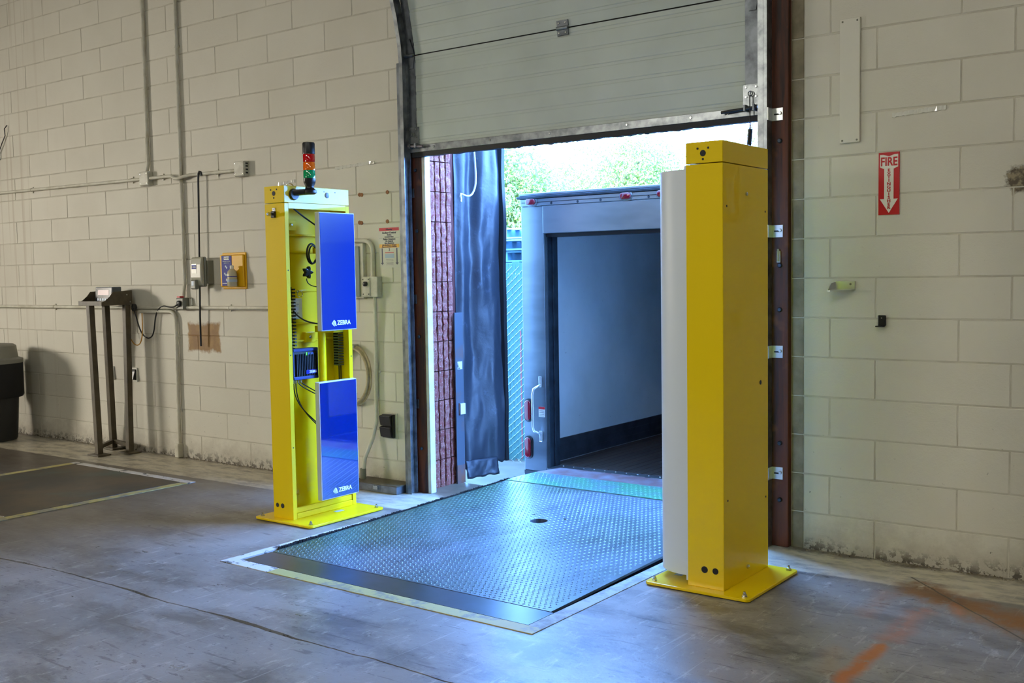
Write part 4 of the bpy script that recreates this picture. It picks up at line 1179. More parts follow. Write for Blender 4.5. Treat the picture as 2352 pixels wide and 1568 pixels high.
for k in range(3):
    part(MB().beam((-4.602, -0.0328, 1.447), Vector((-4.602, -0.0328, 1.447)) + Vector((math.sin(R(60 * k)), 0, math.cos(R(60 * k)))) * 0.012, 0.004, 0.0008, (0, 1, 0)), 'star_mark', 'white', ey)
    part(MB().beam((-4.602, -0.0328, 1.447), Vector((-4.602, -0.0328, 1.447)) - Vector((math.sin(R(60 * k)), 0, math.cos(R(60 * k)))) * 0.012, 0.004, 0.0008, (0, 1, 0)), 'star_mark', 'white', ey)
for (x, z_) in ((-4.612, 1.55), (-4.600, 1.54), (-4.625, 1.495), (-4.610, 1.485)):
    part(MB().lathe([(0.008, -0.032), (0.007, -0.0326)], (x, 0, z_), 10, 'y'), 'pictogram', 'sign_blue', ey)
part(MB().box(-4.655, -4.60, -0.0328, -0.032, 1.418, 1.422), 'print_line', 'white', ey)
bt = thing('eyewash_bottle', 'pale clear plastic bottle held in the yellow eyewash board', 'bottle', (-4.49, -0.055, 1.395))
part(MB().lathe([(0.034, 1.395), (0.037, 1.40), (0.037, 1.49), (0.033, 1.51), (0.020, 1.525), (0.013, 1.53)], (-4.490, -0.070, 0), 20), 'body', 'bottle', bt, smooth=40)
part(MB().lathe([(0.015, 1.53), (0.015, 1.552), (0.010, 1.556)], (-4.490, -0.070, 0), 16), 'cap', 'sign_white', bt, smooth=40)
part(MB().lathe([(0.0376, 1.468), (0.0376, 1.474)], (-4.490, -0.070, 0), 20), 'print_band', 'eye_blue', bt, smooth=40)
part(MB().lathe([(0.0376, 1.43), (0.0376, 1.45)], (-4.490, -0.070, 0), 20), 'print_band', 'sign_blue', bt, smooth=40)

# scale stand with indicator
ss = thing('scale_stand', 'olive steel three-legged stand holding the scale display by the left wall', 'stand', (-6.0, -0.2, 0))
posts = [((-5.955, -0.335, 0.012), (-5.999, -0.335, 1.25)), ((-6.170, -0.065, 0.012), (-6.06, -0.155, 1.25)), ((-5.842, -0.120, 0.012), (-5.835, -0.105, 1.25))]
for a, b in posts:
    pst = part(MB().beam(a, b, 0.048, 0.048, (1, 0, 0)), 'leg', 'stand', ss, 0.003)
    part(MB().box(a[0] - 0.08, a[0] + 0.08, a[1] - 0.06, a[1] + 0.06, 0.0005, 0.014), 'foot_plate', 'stand', pst, 0.003)
part(MB().beam((-5.955, -0.335, 0.07), (-6.170, -0.065, 0.07), 0.03, 0.03), 'foot_brace', 'stand', ss)
part(MB().beam((-5.842, -0.120, 0.07), (-6.170, -0.065, 0.07), 0.03, 0.03), 'foot_brace', 'stand', ss)
tx0, tx1, ty0, ty1 = -6.165, -5.825, -0.335, -0.055
part(MB().box(tx0, tx1, ty0, ty1, 1.250, 1.256), 'tray', 'stand', ss)
part(MB().box(tx0, tx1, ty0 - 0.005, ty0, 1.250, 1.286), 'front_lip', 'stand', ss, 0.001)
for x in (tx0, tx1 - 0.005):
    pts = [(x, ty0, 1.256), (x, ty0, 1.280), (x, ty0 + 0.03, 1.290), (x, ty0 + 0.075, 1.325), (x, ty0 + 0.105, 1.362), (x, ty1, 1.372), (x, ty1, 1.256)]
    ck = part(MB().prism(pts, (0.005, 0, 0)), 'cheek', 'stand', ss)
    for y, z_ in ((ty1 - 0.05, 1.335), (ty1 - 0.02, 1.275)):
        part(MB().lathe([(0.007, x + 0.005), (0.005, x + 0.009)], (0, y, z_), 8, 'x'), 'screw', 'zinc', ck)
sm = thing('scale_display', 'blue-grey scale indicator with a dark screen on the olive stand', 'scale display', (-6.0, -0.2, 1.257))
part(MB().hexa([(-6.12, -0.215, 1.262), (-5.875, -0.215, 1.262), (-5.875, -0.12, 1.262), (-6.12, -0.12, 1.262)],
               [(-6.12, -0.205, 1.402), (-5.875, -0.205, 1.402), (-5.875, -0.12, 1.402), (-6.12, -0.12, 1.402)]), 'housing', 'meter', sm, 0.005)
def face_pt(x, z_, o): return (x, -0.215 + 0.01 * (z_ - 1.262) / 0.14 - o, z_)
def face_plate(x0, x1, z0, z1, o):
    return MB().hexa([face_pt(x0, z0, o), face_pt(x1, z0, o), face_pt(x1, z0, -0.003), face_pt(x0, z0, -0.003)], [face_pt(x0, z1, o), face_pt(x1, z1, o), face_pt(x1, z1, -0.003), face_pt(x0, z1, -0.003)])
part(face_plate(-6.112, -5.883, 1.270, 1.396, 0.001), 'front_panel', 'meter_dark', sm)
part(face_plate(-6.08, -5.92, 1.335, 1.378, 0.002), 'screen', 'display_red', sm)
for i in range(5):
    part(face_plate(-6.085 + i * 0.036, -6.062 + i * 0.036, 1.288, 1.308, 0.003), 'key', 'sign_blue', sm)
# yellow cord below the stand
single(MB().tube(bez((-5.86, -0.06, 1.235), (-5.98, -0.05, 1.05), (-5.86, -0.05, 0.90), (-5.78, -0.05, 0.91)) + bez((-5.78, -0.05, 0.91), (-5.69, -0.05, 0.92), (-5.70, -0.05, 1.08), (-5.70, -0.050, 1.18)), 0.0045, 8), 'extension_cord', 'orange_cord', 'thin ochre cord looping below the scale stand', 'cord', (-5.8, -0.05, 1.0), smooth=60)
single(MB().tube([(-5.79 + 0.02 * math.cos(i * 0.9) , -0.075 + i * 0.001, 1.225 + 0.028 * math.sin(i * 0.9)) for i in range(26)], 0.006, 6), 'cord_bundle', 'cable', 'small black bundle of coiled cord at the right of the scale stand', 'cord', (-5.79, -0.06, 1.2), smooth=60)
for (x0, x1), nm in zip(((-6.285, -6.205), (-5.930, -5.862)), ('between the two rear legs of the scale stand', 'just right of the right leg of the scale stand')):
    sw = thing('wall_switch', 'small wall plate with black flap ' + nm, 'wall plate', ((x0 + x1) / 2, 0, 0.59))
    part(MB().box(x0, x1, -0.012, 0.0, 0.592, 0.712), 'plate', 'sign_white', sw, 0.003)
    part(MB().box(x0 + 0.012, x1 - 0.012, -0.022, -0.012, 0.608, 0.698), 'insert', 'black_plastic', sw, 0.003)
    part(MB().prism([(x0 + 0.02, -0.022, 0.68), (x0 + 0.02, -0.040, 0.615), (x0 + 0.02, -0.022, 0.612)], (x1 - x0 - 0.04, 0, 0)), 'flap', 'black_plastic', sw)
# rubbish bin at the left edge
rb = thing('trash_can', 'dark grey rubbish bin with a lighter domed lid at the left edge', 'trash can', (-7.64, -0.40, 0))
part(MB().lathe([(0.235, 0.002), (0.245, 0.02), (0.285, 0.70), (0.292, 0.70), (0.292, 0.715)], (-7.64, -0.40, 0), 32), 'body', 'trash', rb, smooth=40)
part(MB().lathe([(0.302, 0.40), (0.314, 0.42), (0.314, 0.715), (0.300, 0.72)], (-7.64, -0.40, 0), 32), 'bag_collar', 'black_rubber', rb, smooth=40)
part(MB().lathe([(0.318, 0.715), (0.318, 0.750), (0.275, 0.765), (0.262, 0.870), (0.24, 0.885), (0.0, 0.887)], (-7.64, -0.40, 0), 32), 'lid', 'trash_lid', rb, smooth=35)
single(MB().tube([(-7.80, -0.01, 2.935), (-7.815, -0.03, 2.90), (-7.835, -0.015, 2.84), (-7.90, -0.02, 2.76), (-7.965, -0.014, 2.69), (-7.955, -0.012, 2.62)], 0.005, 6), 'wire_stub', 'cable', 'short dark twisted wire sticking from the far left wall', 'wire', (-7.85, -0.01, 2.8), smooth=60)

# ------------------------------------------------------------------ fittings between left pillar and door
pa = thing('electrical_panel', 'grey-green electrical panel door in a cream frame behind the blue panel', 'electrical panel', (-3.30, 0, 1.31))
part(MB().box(-3.50, -3.128, -0.035, 0.0, 1.305, 1.685), 'frame', 'box_paint', pa, 0.004)
part(MB().box(-3.49, -3.158, -0.043, -0.035, 1.318, 1.665), 'panel_door', 'panel_green', pa, 0.003)
cu = conduit('conduit', 'beige conduit arching from the electrical panel down to the switch box', elbow([(-3.45, CY, 1.712), (-3.046, CY, 1.700), (-3.052, CY, 1.45)]), r=0.016)
cv = conduit('conduit', 'beige conduit running from the switch box down to the floor box', [(-3.028, CY - .01, 1.315), (-3.040, CY, 1.0), (-3.053, CY, 0.46), (-3.075, CY - .015, 0.34), (-3.115, CY - .06, 0.20), (-3.125, CY - .07, 0.07)], clips=(((-3.046, CY, 0.80), 'z'),), r=0.014)
part(MB().cyl((-3.125, CY - .07, 0.055), (-3.125, CY - .07, 0.13), 0.022, n=12), 'fitting', 'soap_dark', cv, smooth=40)
jb = thing('switch_box', 'cream switch box with a black push button beside the electrical panel', 'switch box', (-3.06, 0, 1.31))
part(MB().box(-3.127, -2.985, -0.05, 0.0, 1.315, 1.455), 'body', 'box_paint', jb, 0.004)
part(MB().box(-3.122, -3.050, -0.056, -0.05, 1.322, 1.448), 'cover', 'box_paint', jb, 0.003)
part(MB().lathe([(0.017, -0.056), (0.017, -0.072), (0.012, -0.076)], (-3.085, 0, 1.405), 16, 'y'), 'push_button', 'black_plastic', jb, smooth=40)
for x in (-3.112, -3.060):
    for z_ in (1.335, 1.436):
        part(MB().lathe([(0.004, -0.056), (0.003, -0.059)], (x, 0, z_), 8, 'y'), 'screw', 'hole', jb)
# coiled cable
cl = thing('cable_coil', 'beige cable coil hanging on the wall behind the left pillar', 'cable', (-3.24, 0, 0.55))
for i, (rx, rz, dy) in enumerate(((0.150, 0.205, 0.022), (0.135, 0.195, 0.030), (0.142, 0.190, 0.044))):
    part(MB().tube([(-3.245 + rx * math.cos(a), -dy, 0.765 + rz * math.sin(a)) for a in [2 * math.pi * k / 40 for k in range(40)]], 0.0095, 8, True), 'loop', 'coil', cl, smooth=60)
part(MB().box(-3.265, -3.225, -0.05, 0.0, 0.955, 0.985), 'hook', 'zinc', cl, 0.003)
# rodent-control notice
rs = thing('notice_sheet', 'laminated white rodent control notice with red and yellow bands', 'sign', (-2.907, 0, 1.51))
part(MB().box(-3.008, -2.806, -0.004, -0.001, 1.512, 1.792), 'sheet', 'paper', rs)
part(MB().box(-2.998, -2.816, -0.0048, -0.004, 1.762, 1.783), 'red_band', 'sign_red', rs)
part(MB().box(-2.998, -2.816, -0.0048, -0.004, 1.648, 1.672), 'yellow_band', 'sign_yellow', rs)
part(MB().box(-2.998, -2.816, -0.0046, -0.004, 1.7145, 1.7155), 'rule', 'sign_navy', rs)
F_ = -0.0052
for s, size, z_ in (('Warning', 0.017, 1.772), ('Rodent Control', 0.0195, 1.749), ('Station', 0.0145, 1.735), ('Located Here', 0.0145, 1.722), ('Aviso Estacion', 0.0195, 1.706), ('De Control', 0.0145, 1.692), ('Para Roedores', 0.0145, 1.679), ('(Do Not Move or Damage)', 0.0115, 1.666), ('(Favor no moverlas o Danarlas)', 0.0105, 1.654), ('3', 0.028, 1.634)):
    text(s, size, (-2.907, F_, z_), (1, 0, 0), (0, 0, 1), 'sign_navy', rs, shear=0.25 if s != '3' else 0, bold=0.0003)
part(MB().box(-2.948, -2.866, -0.0046, -0.004, 1.613, 1.617), 'red_arrow', 'sign_red', rs)
part(MB().box(-2.948, -2.864, -0.0046, -0.004, 1.578, 1.606), 'blue_block', 'sign_blue', rs)
for i, z_ in enumerate((1.566, 1.558, 1.546, 1.539, 1.532)):
    part(MB().box(-2.940 + 0.006 * (i % 2), -2.872, -0.0045, -0.004, z_, z_ + 0.0018), 'print_line', 'sign_navy', rs)
for x in (-2.974, -2.838):
    part(MB().box(x - 0.005, x + 0.005, -0.0046, -0.004, 1.545, 1.645), 'arrow_shaft', 'sign_navy', rs)
    part(MB().prism([(x - 0.015, -0.0046, 1.547), (x + 0.015, -0.0046, 1.547), (x, -0.0046, 1.532)], (0, 0.0006, 0)), 'arrow_head', 'sign_navy', rs)
# dark double receptacle
db = thing('covered_outlet', 'grimy black outlet with two hinged lids low on the wall by the track', 'wall outlet', (-2.94, 0, 0.337))
part(MB().box(-2.985, -2.868, -0.006, 0.0, 0.342, 0.520), 'surround', 'box_paint', db, 0.002)
part(MB().box(-2.992, -2.888, -0.03, -0.006, 0.350, 0.512), 'body', 'black_plastic', db, 0.004)
for z_ in (0.432, 0.355):
    part(MB().prism([(-2.998, -0.030, z_ + 0.075), (-2.998, -0.052, z_ + 0.07), (-2.998, -0.040, z_ + 0.004), (-2.998, -0.030, z_)], (0.10, 0, 0)), 'lid', 'black_plastic', db, 0.003)
# floor box
fb = thing('floor_box', 'flat grey steel box on the floor beside the door track', 'floor box', (-2.86, -0.08, 0))
part(MB().box(-3.15, -2.74, -0.165, -0.012, 0.0005, 0.052), 'body', 'galv_dark', fb, 0.003)
part(MB().box(-3.16, -2.73, -0.175, -0.008, 0.052, 0.060), 'lid', 'stand', fb, 0.002)
part(MB().box(-2.945, -2.905, -0.180, -0.165, 0.02, 0.045), 'hasp', 'zinc', fb, 0.002)
for i, (x, z_) in enumerate(((-3.179, 2.02), (-3.158, 2.018), (-2.916, 2.022), (-3.186, 1.829), (-3.166, 1.826), (-2.922, 1.826))):
    single(MB().lathe([(0.014, -0.0005), (0.013, -0.004)], (x, 0, z_), 12, 'y'), 'anchor_plug', 'rust_spot', ('left plug of the upper rusty pair beside the left pillar', 'right plug of the upper rusty pair beside the left pillar', 'single upper rusty plug near the door track', 'left plug of the lower rusty pair beside the left pillar', 'right plug of the lower rusty pair beside the left pillar', 'single lower rusty plug right above the rodent notice')[i], 'wall plug', (x, 0, z_), group='rusty anchor plugs left of the door')
def tape(name, label, pts, h):
    mb = MB(); rng = random.Random(5); vs = []
    n = 24
    for i in range(n + 1):
        t_ = i / n
        x = pts[0][0] + (pts[1][0] - pts[0][0]) * t_; z_ = pts[0][1] + (pts[1][1] - pts[0][1]) * t_
        o = -0.002 - rng.uniform(0, 0.004)
        o2 = -0.002 - rng.uniform(0, 0.004)
        vs += [(x, o, z_ - h / 2 + rng.uniform(-.002, .002)), (x, o2, z_ + h / 2 + rng.uniform(-.002, .002)), (x, 0.001, z_ + h / 2), (x, 0.001, z_ - h / 2)]
    fs = []
    for i in range(n):
        a, b = 4 * i, 4 * i + 4
        fs += [(a + k, a + (k + 1) % 4, b + (k + 1) % 4, b + k) for k in range(4)]
    fs += [(0, 1, 2, 3), tuple(4 * n + k for k in range(4))]
    return single(mb.add(vs, fs), name, 'tape', label, 'tape', (pts[0][0], 0, pts[0][1]))
tape('clear_tape', 'strip of crinkled clear tape on the wall right of the signal light', ((-3.41, 2.216), (-3.03, 2.232)), 0.020)
tape('clear_tape', 'strip of crinkled clear tape on the wall above the left pillar corner', ((-4.01, 2.143), (-3.83, 2.157)), 0.022)
tape('clear_tape', 'strip of crinkled clear tape on the right wall above the fire sign', ((0.445, 2.196), (0.695, 2.210)), 0.020)

# ------------------------------------------------------------------ right wall fittings
fs2 = thing('fire_sign', 'red fire extinguisher sign with a white down arrow on the right wall', 'sign', (0.431, 0, 1.717))
sx0, sx1, sz0, sz1 = 0.381, 0.482, 1.717, 2.020
part(MB().box(sx0, sx1, -0.004, -0.001, sz0, sz1), 'plate', 'sign_red', fs2)
cxs = (sx0 + sx1) / 2
def sp2(u, v): return (cxs + u * (sx1 - sx0) / 2, -0.0048, sz0 + v * (sz1 - sz0))
arrow = [(-0.86, 0.965), (-0.5, 0.962), (0, 0.935), (0.5, 0.962), (0.86, 0.965), (0.86, 0.765), (0.45, 0.735), (0.45, 0.255), (0.86, 0.255), (0, 0.03), (-0.86, 0.255), (-0.45, 0.255), (-0.45, 0.735), (-0.86, 0.765)]
part(MB().prism([sp2(u, v) for u, v in arrow], (0, 0.0008, 0)), 'arrow', 'sign_white', fs2)
text('FIRE', 0.058, (cxs, -0.0053, sz0 + 0.845 * (sz1 - sz0)), (1, 0, 0), (0, 0, 1), 'sign_red', fs2, bold=0.0014, xs=0.78)
for i, ch in enumerate('EXTINGUISHER'):
    text(ch, 0.0200, (cxs, -0.0053, sz0 + (0.712 - i * 0.0545) * (sz1 - sz0)), (1, 0, 0), (0, 0, 1), 'sign_red', fs2, bold=0.0006, xs=1.2)
bd = thing('wall_plate', 'tall narrow cream board screwed to the right wall', 'wall plate', (0.238, 0, 2.08))
part(MB().box(0.188, 0.289, -0.012, -0.0005, 2.082, 2.690), 'board', 'board_paint', bd, 0.002)
for x in (0.202, 0.275):
    for z_ in (2.094, 2.676):
        part(MB().lathe([(0.005, -0.012), (0.004, -0.015)], (x, 0, z_), 8, 'y'), 'screw', 'soap_dark', bd)
kb = thing('metal_bracket', 'bent bright metal bracket sticking out of the right wall', 'bracket', (0.2, 0, 1.36))
part(MB().box(0.165, 0.268, -0.006, -0.0005, 1.350, 1.395), 'back_plate', 'silver', kb, 0.001)
part(MB().prism([(0.265, -0.006, 1.352), (0.262, -0.045, 1.350), (0.165, -0.075, 1.346), (0.150, -0.070, 1.346), (0.165, -0.006, 1.352)], (0, 0, 0.004)), 'shelf', 'silver', kb)
part(MB().prism([(0.150, -0.070, 1.348), (0.166, -0.004, 1.350), (0.166, -0.004, 1.392), (0.158, -0.045, 1.384)], (0.003, -0.001, 0)), 'ear', 'silver', kb)
part(MB().lathe([(0.006, -0.006), (0.005, -0.009)], (0.245, 0, 1.380), 8, 'y'), 'screw', 'soap_dark', kb)
hk = thing('wall_hook', 'small black plastic hook on the right wall below the bracket', 'hook', (0.4, 0, 1.17))
part(MB().box(0.382, 0.422, -0.010, -0.0005, 1.172, 1.226), 'plate', 'black_plastic', hk, 0.005)
part(MB().box(0.378, 0.420, -0.035, -0.010, 1.168, 1.174), 'hook_lip', 'black_plastic', hk, 0.002)
part(MB().lathe([(0.004, -0.010), (0.003, -0.012)], (0.402, 0, 1.212), 8, 'y'), 'screw', 'zinc', hk)

# ------------------------------------------------------------------ outside the door: guard, curtain
gp = thing('corner_guard', 'grey steel corner guard post with rusty foot beside the dock curtain', 'corner guard', (-2.65, 0.39, 0))
part(MB().prism([(-2.640, 0.338, 0.0), (-2.630, 0.338, 0.0), (-2.630, 0.424, 0.0), (-2.68, 0.424, 0.0), (-2.68, 0.414, 0.0), (-2.640, 0.414, 0.0)], (0, 0, 1.195)), 'angle', 'guard', gp, 0.001)
part(MB().box(-2.6302, -2.6285, 0.339, 0.423, 0.0005, 0.13), 'rusty_foot', 'guard_rust', gp)
part(MB().box(-2.6302, -2.617, 0.372, 0.424, 0.485, 0.560), 'tag_plate', 'outlet_white', gp, 0.002)
part(MB().box(-2.6302, -2.623, 0.365, 0.371, 0.480, 0.565), 'tag_edge', 'guard_rust', gp)
part(MB().box(-2.6302, -2.6292, 0.36, 0.41, 0.80, 0.855), 'paint_patch', 'white_paint', gp)
cr = thing('dock_curtain', 'shiny black vinyl dock seal curtain left of the trailer', 'dock curtain', (-2.6, 0.65, 0))
def cur(u, v):
    z_ = 0.095 + 2.75 * v
    y = 0.430 + 0.386 * u
    x = -2.690 + 0.115 * u
    f = 0.020 * math.sin(u * 9 + 2.3 * v + 0.8 * math.sin(v * 4)) * (0.35 + 0.65 * v)
    f += 0.012 * math.sin(u * 19 - v * 3.1) * v
    f += 0.020 * noise.noise((u * 2.4, v * 5.0, 2.0)) + 0.006 * noise.noise((u * 7, v * 16, 9.0))
    f -= 0.02 * math.exp(-(u / 0.12) ** 2)
    z_ += (0.03 * noise.noise((u * 6, 0, 5)) - 0.05 * (1 - u) + 0.02) * (1 - v) ** 3 if v < 0.2 else 0
    return (x + f, y - 0.25 * f, z_)
o = part(MB().grid(cur, 60, 130), 'sheet', 'vinyl', cr, smooth=80)
sol = o.modifiers.new('thickness', 'SOLIDIFY'); sol.thickness = 0.006
# loose lower flap
def flap(u, v):
    y = 0.462 + 0.27 * u; x = -2.655 + 0.075 * u
    f = 0.007 * math.sin(u * 9) * (1 - v) + 0.006 * noise.noise((u * 6, v * 4, 0))
    return (x + f + 0.012 * (1 - v), y, 0.015 + 0.125 * v + 0.015 * noise.noise((u * 5, 1, 1)) * (1 - v))
o = part(MB().grid(flap, 24, 8), 'flap', 'vinyl', cr, smooth=80)
sol = o.modifiers.new('thickness', 'SOLIDIFY'); sol.thickness = 0.004
mb = MB(); vs = []; n = 60
for i in range(n + 1):
    z_ = 0.10 + 2.75 * i / n
    w = 0.022 + 0.008 * noise.noise((0, z_ * 3, 0))
    x = -2.580 + 0.012 * noise.noise((3, z_ * 1.4, 0)); y = 0.815
    vs += [(x - 0.02, y - 0.01, z_), (x + w, y - 0.005, z_), (x + w, y + 0.03, z_), (x - 0.02, y + 0.03, z_)]
fs = []
for i in range(n):
    a, b = 4 * i, 4 * i + 4
    fs += [(a + k, a + (k + 1) % 4, b + (k + 1) % 4, b + k) for k in range(4)]
fs += [(0, 3, 2, 1), tuple(4 * n + k for k in range(4))]
part(mb.add(vs, fs), 'edge_pad', 'black_rubber', cr, smooth=50)
part(MB().box(-2.70, -2.57, 0.43, 0.83, 2.86, 2.90), 'top_rail', 'guard', cr)
rp_ = single(MB().tube(bez((-2.57, 0.50, 2.60), (-2.565, 0.485, 2.35), (-2.56, 0.53, 2.18), (-2.56, 0.505, 2.07), 16) + bez((-2.56, 0.505, 2.07), (-2.565, 0.475, 1.975), (-2.575, 0.43, 1.995), (-2.585, 0.378, 2.012), 14) + [(-2.58, 0.366, 1.995), (-2.578, 0.372, 1.975), (-2.576, 0.366, 1.955)], 0.0068, 8), 'rope', 'rope', 'short white rope with a knotted end hanging over the dock curtain', 'rope', (-2.57, 0.45, 2.0), smooth=60)

# ------------------------------------------------------------------ trailer
TL = thing('box_trailer', 'aluminium box truck trailer backed up to the dock with its rear open', 'trailer', (-1.37, 1.05, -0.90))
t0, t1, ty, tz = -2.558, -0.18, 1.035, 2.035
part(MB().box(t0, t0 + 0.200, ty, ty + 0.045, 0.0, 1.945), 'rear_post', 'alu', TL, 0.004)
part(MB().box(t0 + 0.1605, t0 + 0.200, ty + 0.0455, ty + 0.16, 0.0, 1.745), 'post_return', 'alu_dark', TL, 0.003)
part(MB().box(t0 + 0.2005, t0 + 0.212, ty + 0.10, ty + 0.16, 0.03, 1.745), 'door_channel', 'alu_dark', TL, 0.002)
part(MB().box(t1 - 0.200, t1, ty, ty + 0.045, 0.0, 1.945), 'rear_post', 'alu', TL, 0.004)
part(MB().box(t1 - 0.2, t1 - 0.16, ty + 0.0455, ty + 0.16, 0.0, 1.745), 'post_return', 'alu_dark', TL, 0.003)
part(MB().box(t0 + 0.201, t1 - 0.201, ty - 0.012, ty + 0.03, 1.745, 1.945), 'header', 'alu', TL, 0.004)
part(MB().box(t0 + 0.201, t1 - 0.201, ty + 0.031, ty + 0.14, 1.72, 1.76), 'header_seal', 'black_rubber', TL)
rl = part(MB().box(t0 + 0.005, t1 - 0.005, ty - 0.016, ty + 0.03, 1.946, 1.998), 'light_rail', 'alu', TL, 0.003)
part(MB().box(t0 + 0.02, t1 - 0.02, ty - 0.020, ty - 0.016, 1.970, 1.974), 'groove', 'hole', rl)
part(MB().box(t0 - 0.02, t1 + 0.02, ty - 0.030, ty + 0.06, 1.999, 2.018), 'drip_rail', 'alu_dark', TL, 0.004)
part(MB().box(t0 - 0.005, t1 + 0.005, ty - 0.02, ty + 0.06, 2.0185, 2.040), 'roof_edge', 'alu', TL, 0.006)
for x in (-2.275, -2.05, -1.86, -1.48, -1.2, -0.6):
    part(MB().lathe([(0.010, ty - 0.016), (0.006, ty - 0.022)], (x, 0, 1.960), 8, 'y'), 'rivet', 'alu_dark', rl)
def lamp(x, z_, a, b, parent, vert):
    """stadium-shaped lens of half-length a and radius b in a rubber rim"""
    def st(aa, bb, y0, y1):
        pts = []
        for i in range(24):
            k = 2 * math.pi * i / 24
            c, s = math.cos(k), math.sin(k)
            if vert: pts.append((x + bb * c, y0, z_ + bb * s + math.copysign(aa - bb, s)))
            else: pts.append((x + bb * c + math.copysign(aa - bb, c), y0, z_ + bb * s))
        return MB().prism(pts, (0, y1 - y0, 0))
    rim = part(st(a + 0.012, b + 0.012, ty - 0.008 if vert else ty - 0.020, ty - 0.0005 if vert else ty - 0.0165), 'lamp', 'lamp_rim' if vert else 'alu', parent, 0.002, 40)
    part(st(a, b, ty - 0.020 if vert else ty - 0.034, ty - 0.008 if vert else ty - 0.0205), 'lens', 'lamp_red', rim, 0.004, 50, label='red lens', seg=2)
lamp(-2.515, 0.448, 0.075, 0.026, TL, True)
lamp(-2.518, 0.171, 0.075, 0.026, TL, True)
lamp(t1 + 0.0 - 0.043, 0.448, 0.075, 0.026, TL, True)
lamp(t1 - 0.043, 0.171, 0.075, 0.026, TL, True)
lamp(-2.452, 1.976, 0.042, 0.022, TL, False)
lamp(-1.655, 1.976, 0.042, 0.022, TL, False)
lamp(-1.37, 1.976, 0.042, 0.022, TL, False)
hd = part(MB().tube([(-2.405, ty - 0.004, 0.640), (-2.405, ty - 0.03, 0.635), (-2.428, ty - 0.055, 0.615), (-2.436, ty - 0.06, 0.57), (-2.436, ty - 0.06, 0.34), (-2.430, ty - 0.055, 0.305), (-2.405, ty - 0.03, 0.29), (-2.405, ty - 0.004, 0.285)], 0.009, 10), 'grab_handle', 'silver', TL, smooth=60)
for z_ in (0.665, 0.262):
    part(MB().box(-2.418, -2.392, ty - 0.008, ty - 0.0003, z_ - 0.04, z_ + 0.04), 'foot', 'silver', hd, 0.005)
lb = part(MB().box(-2.423, -2.368, ty - 0.002, ty - 0.0002, 0.405, 0.480), 'warning_label', 'sign_white', TL)
part(MB().box(-2.423, -2.368, ty - 0.003, ty - 0.002, 0.462, 0.480), 'label_band', 'sign_red', lb)
for i in range(4):
    part(MB().box(-2.417, -2.375, ty - 0.0028, ty - 0.002, 0.412 + i * 0.012, 0.4145 + i * 0.012), 'print_line', 'sign_navy', lb)
part(MB().box(t0, t0 + 0.2, ty - 0.004, ty + 0.045, -0.025, -0.0005), 'post_foot', 'black_rubber', TL)
part(MB().box(t0, t1, ty + 0.0, ty + 0.16, -0.10, -0.026), 'rear_sill', 'alu_dark', TL)
sl = part(MB().box(t0 + 0.201, t1 - 0.201, ty + 0.0, ty + 0.165, -0.0255, 0.030), 'rear_sill', 'alu', TL, 0.004)
for i in range(22):
    part(MB().lathe([(0.008, 0.03), (0.005, 0.034)], (t0 + 0.26 + i * 0.09, ty + 0.13, 0), 8), 'rivet', 'silver', sl)
for i in range(8):
    part(MB().box(t0 + 0.55 + i * 0.16, t0 + 0.66 + i * 0.16, ty + 0.06, ty + 0.072, 0.0301, 0.0315), 'slot', 'silver', sl)
# body
YF = 7.2
tw = part(MB().box(t0 + 0.04, t0 + 0.115, ty + 0.161, YF, 0.0, 1.98), 'side_wall', 'liner', TL, label='pale liner of the side wall')
part(MB().box(t1 - 0.115, t1 - 0.04, ty + 0.161, YF, 0.0, 1.98), 'side_wall', 'liner', TL)
part(MB().box(t0 + 0.04, t1 - 0.04, YF + 0.001, YF + 0.06, 0.0, 1.98), 'front_wall', 'liner', TL)
part(MB().box(t0, t1, ty + 0.061, YF + 0.06, 1.981, 2.03), 'roof', 'alu', TL)
for y in (1.6, 2.25, 2.9, 3.55):
    part(MB().box(t0 + 0.116, t1 - 0.116, y, y + 0.05, 1.93, 1.98), 'roof_bow', 'alu_dark', TL)
part(MB().box(t0 + 0.1155, t0 + 0.128, ty + 0.165, YF, 0.035, 0.205), 'kick_plate', 'kick', TL, 0.003, label='dark kick plate along the inner wall')
for z_ in (0.085, 0.145):
    part(MB().box(t0 + 0.128, t0 + 0.131, ty + 0.17, YF, z_, z_ + 0.006), 'kick_rib', 'kick', TL)
part(MB().box(t1 - 0.128, t1 - 0.1155, ty + 0.165, YF, 0.035, 0.205), 'kick_plate', 'kick', TL)
x = t0 + 0.129
pm_ = MB().box(0, 0.066, 0, YF - ty - 0.17, 0, 0.03).mesh('plank', 'plank', (0, 0, 0), 0.004, 0, 1)
while x < t1 - 0.2:
    link('plank', pm_, TL, (x - TL.location.x, ty + 0.168 - TL.location.y, 0.002 - TL.location.z))
    x += 0.0705
part(MB().box(t0 + 0.05, t1 - 0.05, ty + 0.17, YF + 0.05, -0.12, 0.0015), 'subfloor', 'alu_dark', TL)
for sx in (-1.85, -0.88):
    part(MB().box(sx - 0.05, sx + 0.05, ty + 0.2, YF + 0.05, -0.32, -0.121), 'chassis_beam', 'alu_dark', TL)
